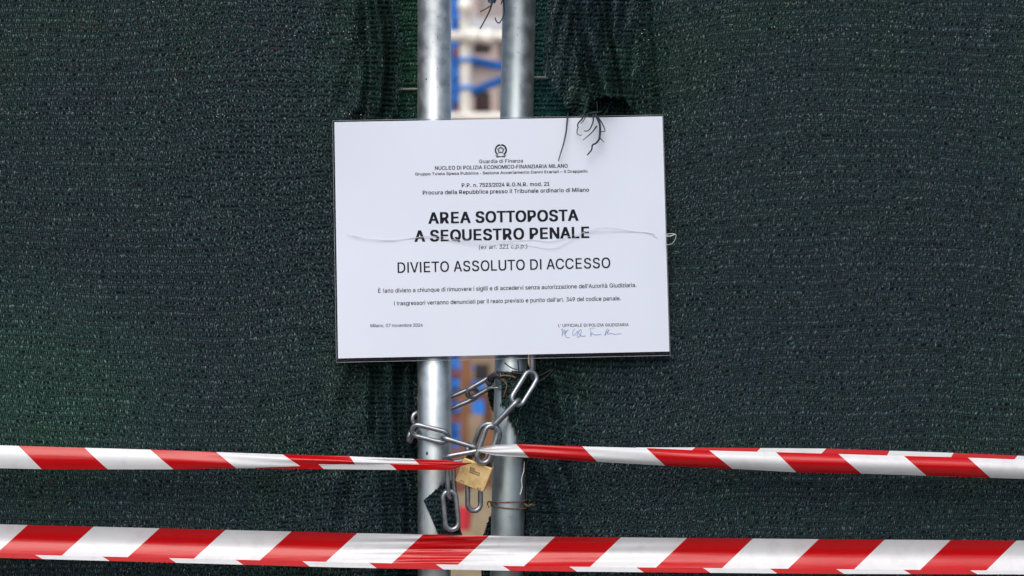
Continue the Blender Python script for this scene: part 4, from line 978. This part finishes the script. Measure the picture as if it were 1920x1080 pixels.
b.inputs['Roughness'].default_value = .5
b.inputs['Coat Weight'].default_value = .35
b.inputs['Coat Roughness'].default_value = .28
M_film, nt, b = new_mat('laminating_film')
b.inputs['Base Color'].default_value = (.03, .03, .045, 1)
b.inputs['Roughness'].default_value = .22
tr = N(nt, 'ShaderNodeBsdfTransparent'); tr.inputs['Color'].default_value = (.86, .87, .90, 1)
mix = N(nt, 'ShaderNodeMixShader'); mix.inputs['Fac'].default_value = .24
nt.links.new(tr.outputs[0], mix.inputs[1]); nt.links.new(b.outputs[0], mix.inputs[2])
nt.links.new(mix.outputs[0], nt.nodes['Material Output'].inputs['Surface'])
sheet('paper', 0, 1, 0, 1, 0, M_paper)
sheet('laminate_film', -.0055, 1.0022, -.006, 1.017, .0008, M_film)
M_rim = plain('film_rim', (.30, .31, .36), .3)
rim = []
for (a, c) in (((-.0055, -.006), (1.0022, -.006)), ((1.0022, -.006), (1.0022, 1.017)), ((1.0022, 1.017), (-.0055, 1.017)), ((-.0055, 1.017), (-.0055, -.006))):
    for i in range(30):
        t = i / 30
        x, y = quad(a[0] + (c[0] - a[0]) * t, a[1] + (c[1] - a[1]) * t)
        rim.append(P(x, y, float(bow(x, y)) + .0006) - NL)
link('film_edge', tube_me('film_edge', rim, .0003, 4, True), M_rim, notice)

M_ink = plain('black_ink', (.012, .013, .020), .55, 0, 50, .2, 0)
M_ink.node_tree.nodes['Principled BSDF'].inputs['Specular IOR Level'].default_value = .1
M_inkg = plain('grey_ink', (.04, .042, .055), .6, 0, 50, .2, 0)
M_pen = plain('blue_pen_ink', (.24, .28, .52), .5, 0, 50, .2, 0)
def uv_of(px, py):
    # invert the (nearly affine) quad map
    u, v = .5, .5
    for _ in range(6):
        x, y = quad(u, v)
        u += (px - x) / 618.; v += (py - y + (px - x) * .018) / 442.
    return u, v
def print_line(txt, xl, yl, xr, yr, cap, bold, mat=M_ink, off=None, shear=0.):
    """baseline from (xl, yl) to (xr, yr) in paper coordinates; cap = capital height"""
    sp_, w = text_shapes(txt, bold)
    em = cap / .716
    # outline weight: offset in em
    o_ = (.024 if bold else .002) if off is None else off
    fx = math.hypot(xr - xl, yr - yl) / w
    me = text_mesh('printed_line', sp_, fx / em, o_, o_ * .45)
    dx, dy = (xr - xl), (yr - yl)
    L_ = math.hypot(dx, dy); dx /= L_; dy /= L_
    for v in me.vertices:
        a, h, zz = v.co.x * em, v.co.y * em, v.co.z
        a += shear * h
        px = xl + dx * a + dy * h; py = yl + dy * a - dx * h
        v.co = P(px, py, float(bow(px, py)) - .00030 - .000012 * zz) - NL
    return link('printed_line', me, mat, notice)
print_line('Guardia di Finanza', 898, 306.0, 981, 304.6, 6.6, True, M_ink, .012)
print_line('NUCLEO DI POLIZIA ECONOMICO-FINANZIARIA MILANO', 815, 318.6, 1065, 314.2, 6.8, True, M_ink, .022)
print_line('Gruppo Tutela Spesa Pubblica - Sezione Accertamento Danni Erariali \u2013 II Drappello', 778, 329.0, 1102, 323.4, 5.2, True, M_ink, .018)
print_line('P.P. n. 7523/2024 R.G.N.R. mod. 21', 865, 350.9, 1031, 348.2, 7.0, True, M_ink, .020)
print_line('Procura della Repubblica presso il Tribunale ordinario di Milano', 792, 364.8, 1105, 359.3, 7.2, True, M_ink, .020)
print_line('AREA SOTTOPOSTA', 803, 419.2, 1085, 413.4, 20.5, True, M_ink, .040)
print_line('A SEQUESTRO PENALE', 777, 453.0, 1107, 445.6, 20.5, True, M_ink, .040)
print_line('(ex art. 321 c.p.p.)', 897, 467.0, 989, 465.2, 7.6, False, M_ink, .002, .12)
print_line('DIVIETO ASSOLUTO DI ACCESSO', 744, 511.6, 1146, 502.2, 19.4, False, M_ink, .012)
print_line("\u00c8 fatto divieto a chiunque di rimuovere i sigilli e di accedervi senza autorizzazione dell'Autorit\u00e0 Giudiziaria.", 708, 549.2, 1194, 538.0, 7.6, False, M_ink, .009)
print_line("I trasgressori verranno denunciati per il reato previsto e punito dall'art. 349 del codice penale.", 738, 572.6, 1165, 562.8, 7.6, False, M_ink, .009)
print_line('Milano, 07 novembre 2024', 694, 613.6, 793, 612.4, 6.0, False, M_ink, .004)
print_line("L' UFFICIALE DI POLIZIA GIUDIZIARIA", 1046, 613.2, 1179, 611.4, 5.6, True, M_ink, .010)

# signature: pen strokes
def stroke(pts, w=.55, mat=M_pen, name='signature_stroke'):
    pp = catmull([(x, y, 0) for x, y in pts], 5)
    V = []
    for i, p in enumerate(pp):
        t = (pp[min(i + 1, len(pp) - 1)] - pp[max(i - 1, 0)]).normalized()
        n_ = Vector((-t.y, t.x, 0)) * w
        for q in (p + n_, p - n_):
            V.append(P(q.x, q.y, float(bow(q.x, q.y)) - .0003) - NL)
    me = bpy.data.meshes.new(name)
    me.from_pydata([tuple(v) for v in V], [], [(2 * i, 2 * i + 1, 2 * i + 3, 2 * i + 2) for i in range(len(pp) - 1)])
    return link(name, me, mat, notice)
stroke([(1052, 619), (1055, 617), (1054, 630), (1056, 622), (1060, 619), (1058, 627), (1062, 621), (1066, 618)])
stroke([(1064, 619), (1060, 626), (1062, 632), (1068, 633)])
stroke([(1078, 616), (1074, 622), (1075, 629), (1080, 625), (1084, 620), (1082, 630), (1086, 632), (1090, 622), (1088, 618), (1085, 625), (1090, 630), (1098, 630)])
stroke([(1105, 616), (1109, 616), (1115, 615)], .4)
stroke([(1107, 618), (1108, 631), (1109, 624), (1113, 627), (1118, 628), (1127, 627)])
stroke([(1139, 616), (1136, 622), (1134, 630), (1136, 626), (1142, 618), (1139, 626), (1146, 625), (1152, 627), (1158, 626), (1165, 626)])

# republic emblem: star on a cog wheel between two branches, ribbon below
EC = (939, 281.5)
def emb(splines, off=0., mat=M_ink):
    me = shapes_mesh('emblem', splines, off)
    for v in me.vertices:
        px, py = EC[0] + v.co.x, EC[1] - v.co.y + .018 * -v.co.x
        v.co = P(px, py, float(bow(px, py)) - .0003) - NL
    return link('emblem', me, mat, notice)
def ngon(r, n, ph=0., cx=0., cy=0.):
    return [(cx + r * math.cos(ph + 2 * math.pi * i / n), cy + r * math.sin(ph + 2 * math.pi * i / n)) for i in range(n)]
def star(r, q, ph=math.pi / 2):
    return [((r if i % 2 == 0 else q) * math.cos(ph + math.pi * i / 5), (r if i % 2 == 0 else q) * math.sin(ph + math.pi * i / 5)) for i in range(10)]
emb([star(8.2, 3.2), star(6.3, 2.3)], 0, M_ink)
cog = []
for i in range(32):
    r = 6.2 if i % 2 else 5.2
    a = 2 * math.pi * i / 32
    cog.append((r * math.cos(a), r * math.sin(a)))
emb([cog, ngon(4.2, 24)], 0, M_inkg)
for s in (-1, 1):
    for i in range(9):
        a = math.pi / 2 + s * (R(14) + R(15.5) * i)
        cx, cy = 10.0 * math.cos(a), 10.0 * math.sin(a)
        d = a + s * math.pi / 2 - s * .5
        leaf = []
        for j in range(8):
            t = 2 * math.pi * j / 8
            lx, ly = 2.5 * math.cos(t), 1.45 * math.sin(t)
            leaf.append((cx + lx * math.cos(d) - ly * math.sin(d), cy + lx * math.sin(d) + ly * math.cos(d)))
        emb([leaf], 0, M_ink if s < 0 or i < 3 else M_inkg)
emb([[(-11, -8.6), (-6, -10.6), (0, -11.2), (6, -10.6), (11, -8.6), (9, -11), (7.5, -14), (3, -13), (0, -12.8), (-3, -13), (-7.5, -14), (-9, -11)]], 0, M_inkg)

# thin strings holding the notice
for nm, ps in (('tie_string', [(650, 441), (662, 441), (668, 444), (700, 449), (740, 450), (775, 446), (800, 443), (830, 444), (850, 449), (900, 451), (950, 452), (1000, 450), (1030, 453), (1060, 446), (1085, 437), (1110, 434), (1150, 433), (1200, 435), (1218, 438), (1232, 446)]),
               ('tie_string', [(662, 438), (668, 443), (690, 448), (730, 451), (760, 448), (800, 446), (860, 452), (900, 458), (960, 456), (1000, 462), (1030, 466), (1050, 462), (1070, 450), (1100, 434), (1130, 426), (1160, 429), (1190, 434), (1222, 437), (1228, 442)])):
    pts = [P(x, y, float(bow(x, y)) - .0018 - .001 * math.sin(x * .03)) for x, y in ps]
    c0 = pts[0].copy()
    o = tube(nm, [q - c0 for q in catmull(pts, 4)], .00022, M_string, None, 5)
    o.location = c0
    tag(o, 'thin string across the notice, ' + ('running flatter through the middle lettering' if ps[0][0] == 650 else 'sagging lower under the word PENALE'), 'string', 'strings across the notice')
c0 = P(1252, 441, .006)
lp = [(1246, 440, .004), (1258, 438, .0), (1267, 440, 0), (1266, 448, 0), (1261, 456, .002), (1252, 459, .006), (1247, 457, .01)]
o = tube('string_loop', [q - c0 for q in catmull([P(*p) for p in lp], 5)], .0004, plain('white_string', (.5, .5, .48), .5), None, 6)
o.location = c0
tag(o, 'small white string loop at the right edge of the notice', 'string')
o2 = tube('loop_end', [q - c0 for q in catmull([P(1247, 441, .003), P(1255, 443, -.001), P(1266, 439, 0)], 4)], .0007, M_string, o, 6)

# ------------------------------------------------------------------ barrier tapes
M_tape, nt, b = new_mat('barrier_tape')
uvn = N(nt, 'ShaderNodeUVMap'); uvn.uv_map = 'uv'
sep = N(nt, 'ShaderNodeSeparateXYZ'); nt.links.new(uvn.outputs['UV'], sep.inputs[0])
hf = N(nt, 'ShaderNodeMath', operation='MULTIPLY'); hf.inputs[1].default_value = .5
nt.links.new(sep.outputs['X'], hf.inputs[0])
fr = N(nt, 'ShaderNodeMath', operation='FRACT'); nt.links.new(hf.outputs[0], fr.inputs[0])
lt = N(nt, 'ShaderNodeMath', operation='LESS_THAN'); lt.inputs[1].default_value = .5
nt.links.new(fr.outputs[0], lt.inputs[0])
mx = N(nt, 'ShaderNodeMixRGB')
mx.inputs[1].default_value = (.72, .73, .75, 1); mx.inputs[2].default_value = (.53, .001, .004, 1)
nt.links.new(lt.outputs[0], mx.inputs[0])
nz = noise(nt, 60, 4)
dr = ramp(nt, nz.outputs['Fac'], [(.3, (.92, .91, .89)), (.5, (1, 1, 1))])
mm = N(nt, 'ShaderNodeMixRGB', blend_type='MULTIPLY'); mm.inputs[0].default_value = 1
nt.links.new(mx.outputs[0], mm.inputs[1]); nt.links.new(dr.outputs['Color'], mm.inputs[2])
nt.links.new(mm.outputs[0], b.inputs['Base Color'])
b.inputs['Roughness'].default_value = .24
b.inputs['Specular IOR Level'].default_value = .42
nb = noise(nt, 22, 3, stretch=(.25, 1, 2.2))
n5 = noise(nt, 120, 3, stretch=(.12, 1, 1.6))
a5 = N(nt, 'ShaderNodeMath', operation='MULTIPLY_ADD'); a5.inputs[1].default_value = .18
nt.links.new(n5.outputs['Fac'], a5.inputs[0]); nt.links.new(nb.outputs['Fac'], a5.inputs[2])
bump(nt, b, a5.outputs[0], .4, .002)
tl = N(nt, 'ShaderNodeBsdfTranslucent'); nt.links.new(mm.outputs[0], tl.inputs['Color'])
ms = N(nt, 'ShaderNodeMixShader'); ms.inputs['Fac'].default_value = .12
nt.links.new(b.outputs[0], ms.inputs[1]); nt.links.new(tl.outputs[0], ms.inputs[2])
nt.links.new(ms.outputs[0], nt.nodes['Material Output'].inputs['Surface'])

def phase(bounds):
    xs = np.array(bounds, float)
    def f(x):
        i = np.interp(x, xs, np.arange(len(xs)))
        i = np.where(x < xs[0], (x - xs[0]) / (xs[1] - xs[0]), i)
        i = np.where(x > xs[-1], len(xs) - 1 + (x - xs[-1]) / (xs[-1] - xs[-2]), i)
        return i
    return f
def tape_piece(name, parent, x0, x1, top, bot, bt, bb, prof, red_first=0, nu=320, nv=18):
    """top/bot: edge curves; bt/bb: stripe boundaries along them; prof(x, v): distance from y = 0"""
    X_, V_ = np.meshgrid(np.linspace(x0, x1, nu), np.linspace(0, 1, nv))
    py = top(X_) * (1 - V_) + bot(X_) * V_
    ph = phase(bt)(X_) * (1 - V_) + phase(bb)(X_) * V_ + red_first
    Xw = PA(X_, py, prof(X_, V_)).reshape(-1, 3) - np.array(parent.location)[None]
    return link(name, mesh_np(name, Xw, grid_faces(nu, nv)[:, ::-1], True, np.stack([ph.ravel(), V_.ravel()], -1)), M_tape, parent)

# lower tape (phase 0..1 red, first boundary = red begins)
lt_root = empty('barrier_tape', P(960, 1035, -.02), 'lower red and white barrier tape stretched unbroken across both tubes', 'barrier tape', 'red and white barrier tapes')
top = interp([(-700, 965), (0, 983), (640, 999), (1000, 1006), (1540, 1011), (1900, 1013.5), (2650, 1019)])
fold = interp([(-700, 1020), (0, 1040), (640, 1055), (1000, 1063), (1540, 1068), (1900, 1071), (2650, 1076)])
bot = interp([(-700, 1027), (0, 1046), (640, 1064), (1000, 1071), (1540, 1076), (1900, 1077), (2650, 1082)])
bt = [52 + 123.6 * k for k in range(-7, 23)]
bb = [-9 + 123.8 * k for k in range(-7, 23)]
bs = [-59 + 125.2 * k for k in range(-7, 23)]
wt = sines(71, 8, .004, .03)
wt2 = sines(72, 8, .02, .07)
def prof_low(X_, V_):
    wr = np.exp(-((X_ - 830) / 130.) ** 2)
    y = -.015 + .0085 * (1 - np.abs(2 * V_ - 1) ** 1.6) - .004 * V_
    y = y + .0010 * wt(X_, V_ * 60) + wr * (.0012 * np.sin(V_ * 26 + X_ * .01) + .0008 * np.sin(V_ * 44 + X_ * .03))
    y = y + .0005 * np.sin(V_ * 20 + X_ * .004) * np.exp(-((X_ - 1100) / 200.) ** 2)
    return y
tape_piece('tape_band', lt_root, -700, 2650, top, fold, bt, bb, prof_low, 1, 900, 22)
tape_piece('folded_edge', lt_root, -700, 2650, lambda x: fold(x) - 1.0, bot, bs, [q + 14 for q in bs], lambda X_, V_: prof_low(X_, 1.0 + 0 * V_) - .0012 - .001 * V_, 1, 900, 5)

# upper left tape
ul = empty('barrier_tape', P(400, 860, -.03), 'upper left red and white barrier tape gathered into the chain at its right end', 'barrier tape', 'red and white barrier tapes')
top = interp([(-700, 815), (0, 835), (280, 843), (530, 852), (640, 855), (770, 860), (840, 863), (873, 868), (884, 867)])
bot = interp([(-700, 862), (0, 878), (100, 880), (320, 880), (450, 878), (560, 874), (640, 872), (780, 873), (845, 876), (873, 871), (884, 869)])
bt = [35 - 123.5 * k for k in range(5, 0, -1)] + [35, 158, 282, 405, 530, 655, 775, 930]
bb = [78 - 123.5 * k for k in range(5, 0, -1)] + [78, 202, 325, 443, 563, 667, 788, 940]
def prof_ul(X_, V_):
    g = sstep(560, 840, X_)
    y = -.020 - .012 * sstep(500, 870, X_) + .0045 * np.abs(2 * V_ - 1) ** 1.7 * (1 - g) - .0025 * V_
    y = y + .0010 * wt(X_ + 300, V_ * 40) + .0012 * np.sin(V_ * 14 + X_ * .012) * g + .0009 * sstep(250, 500, X_) * np.sin(V_ * 9 - X_ * .02)
    return y
tape_piece('tape_band', ul, -700, 884, top, bot, bt, bb, prof_ul, 1, 520, 18)
fb = interp([(440, 878), (500, 878.5), (560, 879), (640, 880), (730, 881), (845, 881.5), (862, 875), (880, 870)])
tape_piece('folded_edge', ul, 440, 880, lambda x: bot(x) - 2.5, fb, [470, 597, 730, 960], [480, 607, 743, 970], lambda X_, V_: prof_ul(X_, 1.0 + 0 * V_) - .0005 + .002 * V_, 0, 160, 6)
ul_tail = tape_piece('tape_tail', ul, 850, 905, interp([(850, 866), (880, 853), (905, 850)]), interp([(850, 872), (880, 862), (905, 853)]), [800, 950], [800, 950], lambda X_, V_: -.006 + 0 * X_, 0, 20, 5)

# upper right tape
ur = empty('barrier_tape', P(1400, 860, -.03), 'upper right red and white barrier tape knotted to the chain at its left end', 'barrier tape', 'red and white barrier tapes')
top = interp([(894, 842), (905, 838), (930, 833.5), (975, 833), (1090, 837), (1210, 840), (1300, 844), (1420, 847), (1500, 849), (1660, 854), (1785, 857), (1920, 862), (2650, 880)])
bot = interp([(894, 846), (905, 849), (930, 854), (991, 858), (1120, 866), (1247, 873), (1373, 879), (1500, 886), (1615, 888), (1737, 892), (1857, 896), (1920, 898), (2650, 918)])
bt = [845, 968, 1092, 1212, 1330, 1455, 1572, 1695, 1815] + [1815 + 123 * k for k in range(1, 8)]
bb = [868, 991, 1120, 1247, 1373, 1493, 1615, 1737, 1857] + [1857 + 123 * k for k in range(1, 8)]
def prof_ur(X_, V_):
    g = 1 - sstep(900, 1010, X_)
    c = sstep(1000, 1400, X_)
    y = -.032 + .012 * sstep(900, 1300, X_) + (.004 + .004 * c) * np.abs(2 * V_ - .9) ** 1.8 * (1 - g)
    y = y + .0009 * wt(X_ + 900, V_ * 40) + .0010 * np.sin(V_ * 15 + X_ * .02) * g + .0010 * np.sin(V_ * 10 - X_ * .008) * (1 - c)
    return y
tape_piece('tape_band', ur, 894, 2650, top, bot, bt, bb, prof_ur, 1, 620, 20)
ft = interp([(1190, 839), (1300, 839), (1420, 840), (1545, 841), (1665, 845), (1785, 849), (1905, 854), (1920, 855), (2650, 872)])
tape_piece('folded_edge', ur, 1192, 2650, ft, lambda x: top(x) + 2.5, [1182, 1303, 1426, 1549, 1668, 1788, 1908] + [1908 + 122 * k for k in range(1, 7)],
           [1172, 1295, 1417, 1538, 1662, 1782, 1900] + [1900 + 122 * k for k in range(1, 7)], lambda X_, V_: prof_ur(X_, 0 * V_) + .0022 - .001 * V_, 1, 400, 6)
